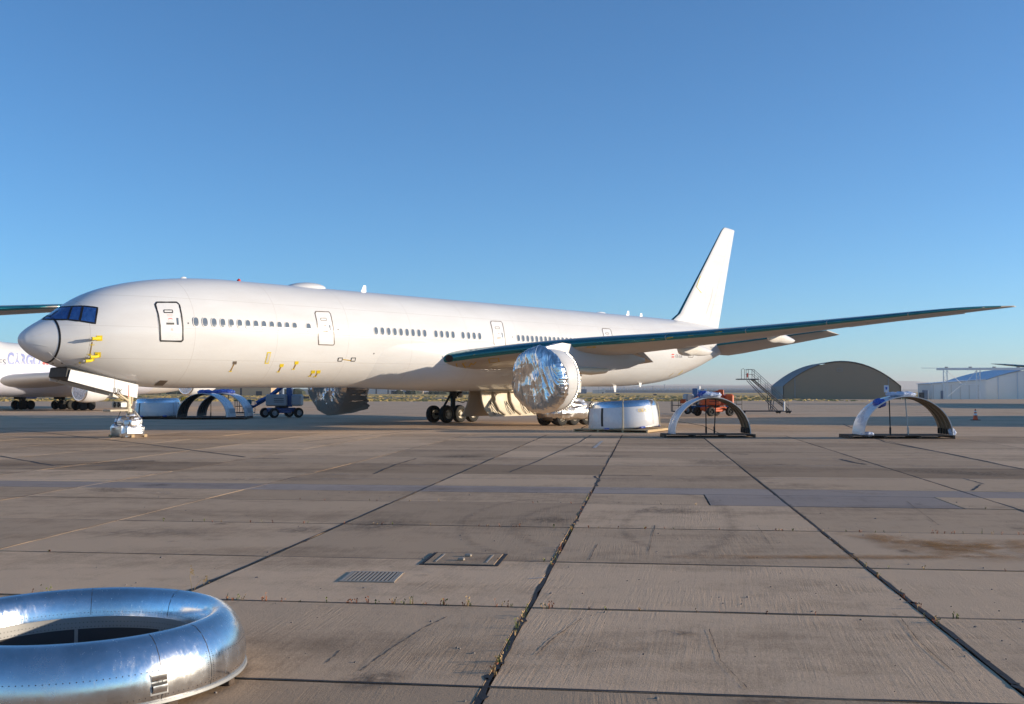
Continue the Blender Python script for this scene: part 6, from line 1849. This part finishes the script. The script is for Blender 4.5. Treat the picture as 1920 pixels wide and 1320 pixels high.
t = thing("manhole_cover", "square concrete manhole cover outlined with black tar beside the drain", "manhole cover", (mc_.x, mc_.y, .010), -SLAB_ANG)
hw = .53
for x, y, sx, sy in ((0, -hw, 1.10, .035), (0, hw, 1.10, .03), (-hw, 0, .04, 1.03), (hw, 0, .05, 1.03)):
    m = MB(); m.box((x, y, 0), (sx, sy, .008)); m.build("tar_seam", "tar", t)
m = MB(); m.bbox((0, 0, .003), (.98, .98, .012), .004); m.build("lid", "concrete slab", t)
for x in (-.36, .36):
    m = MB(); m.box((x, 0, .011), (.025, .7, .008)); m.build("lid_bar", "cast iron", t)
for x, y in ((.02, .18), (-.02, -.18)):
    m = MB(); m.bbox((x, y, .025), (.10, .07, .045), .015); m.build("lifting_lug", "cast iron", t)

def weed(mb_, x, y, h_, n, spread):
    for k in range(n):
        a = random.uniform(0, 2 * math.pi); hh = h_ * random.uniform(.4, 1.1); r_ = spread * random.uniform(.2, 1)
        w = .002 + .003 * random.random()
        dx, dy = math.cos(a), math.sin(a)
        p0 = V((x + dx * .01, y + dy * .01, -.03)); p1 = V((x + dx * r_ * .5, y + dy * r_ * .5, hh * .65)); p2 = V((x + dx * r_, y + dy * r_, hh))
        s_ = V((-dy, dx, 0)) * w
        mb_.add([p0 - s_, p0 + s_, p1 + s_, p1 - s_, p2], [(0, 1, 2, 3), (3, 2, 4)])
        if random.random() < .35:
            s2 = V((random.uniform(-1, 1), random.uniform(-1, 1), .4)).normalized() * .014
            mb_.add([p2, p2 + s2 + V((0, 0, .01)), p2 + V((0, 0, .022)), p2 - s2 + V((0, 0, .01))], [(0, 1, 2, 3)])
random.seed(21)
wm = {"weed green": MB(), "weed red": MB(), "weed straw": MB()}
def weeds_on_v(v, ua, ub, cnt, h_):
    for i in range(cnt):
        u = random.uniform(ua, ub); p = uv(u, v + random.uniform(-.02, .03))
        mt = random.choice(("weed green", "weed red", "weed red", "weed straw"))
        weed(wm[mt], p.x, p.y, h_ * random.uniform(.3, 1.2), random.randint(3, 7), h_ * .6)
def weeds_on_u(u, va, vb, cnt, h_):
    for i in range(cnt):
        p = uv(u + random.uniform(-.02, .02), random.uniform(va, vb))
        weed(wm[random.choice(("weed green", "weed red", "weed straw"))], p.x, p.y, h_ * random.uniform(.3, 1.2), random.randint(3, 6), h_ * .6)
weeds_on_v(11.93, -5.6, -.8, 44, .075)
weeds_on_v(11.93, -1.0, 4.2, 12, .04)
weeds_on_v(11.93, -10, -5.8, 24, .09)
weeds_on_v(18.98, -9, 7.0, 50, .035)
weeds_on_v(18.98, 3.4, 12, 16, .06)
weeds_on_u(-1.3, 9.0, 12, 22, .07)
weeds_on_u(-1.3, 14.5, 26, 46, .06)
weeds_on_u(3.0, 10.8, 20, 18, .05)
for v in (15.13, 23.0): weeds_on_v(v, -9, 8, 12, .04)
for k, mm in wm.items():
    tag(mm.build("weeds", k), {"weed green": "small green weeds sprouting along the slab joints", "weed red": "small reddish dry weeds along the slab joints", "weed straw": "small straw-coloured weeds along the slab joints"}[k], "weeds", kind='stuff')
wb = ground(361, 1113)
t = thing("weed_stalk", "two tall dry weed stalks with seed heads behind the metal ring", "weed", (wb.x, wb.y, 0))
for pts in ([(0, 0, -.02), (-.015, 0, .10), (-.035, 0, .20), (-.02, 0, .27)], [(0, 0, -.02), (.03, 0, .07), (.10, 0, .165), (.16, 0, .155)]):
    m = MB(); m.tube(pts, .0035, 5, .002); m.build("stem", "weed straw", t)
    m = MB()
    for i in range(16):
        e = V(pts[-1]) + V((random.gauss(0, .014), random.gauss(0, .01), random.gauss(-.01, .022)))
        m.add([e, e + V((.012, .003, .008)), e + V((.0, .004, .02)), e + V((-.008, 0, .008))], [(0, 1, 2, 3)])
    m.build("seed_head", "weed straw", t)
# grit and small stones
gb = MB(); random.seed(31)
for i in range(420):
    v = 6 + 20 * random.random() ** 1.6; u = random.uniform(-.55, .55) * v
    p = uv(u, v)
    r_ = random.choice((.004, .006, .008, .012, .018)) * random.uniform(.7, 1.3)
    a = random.uniform(0, 6.28)
    base = [p + V((r_ * random.uniform(.7, 1.5) * math.cos(a + j * 1.2566), r_ * random.uniform(.7, 1.3) * math.sin(a + j * 1.2566), -.004)) for j in range(5)]
    top = [q * 1.0 + V(((p.x - q.x) * .45, (p.y - q.y) * .45, r_ * random.uniform(.5, .9) + .004)) for q in base]
    gb.loft([base, top], True, True)
tag(gb.build("grit", "pebble grey"), "small stones and grit scattered on the foreground concrete", "grit", kind='stuff')

# ================================================================== HAZE
hz = MB(); hz.box((0, 8000, 119), (60000, 22000, 242))
ho = hz.build("haze", None)
hm_ = bpy.data.materials.new("haze air"); hm_.use_nodes = True
nt = hm_.node_tree; nt.nodes.clear()
pv = nt.nodes.new("ShaderNodeVolumePrincipled"); om = nt.nodes.new("ShaderNodeOutputMaterial")
pv.inputs['Color'].default_value = (0.96, 0.92, 0.90, 1)
pv.inputs['Density'].default_value = 0.000085
pv.inputs['Anisotropy'].default_value = 0.2
nt.links.new(pv.outputs[0], om.inputs['Volume'])
ho.data.materials.append(hm_)
tag(ho, "thin pale air haze over the whole airfield", "haze", kind='stuff')
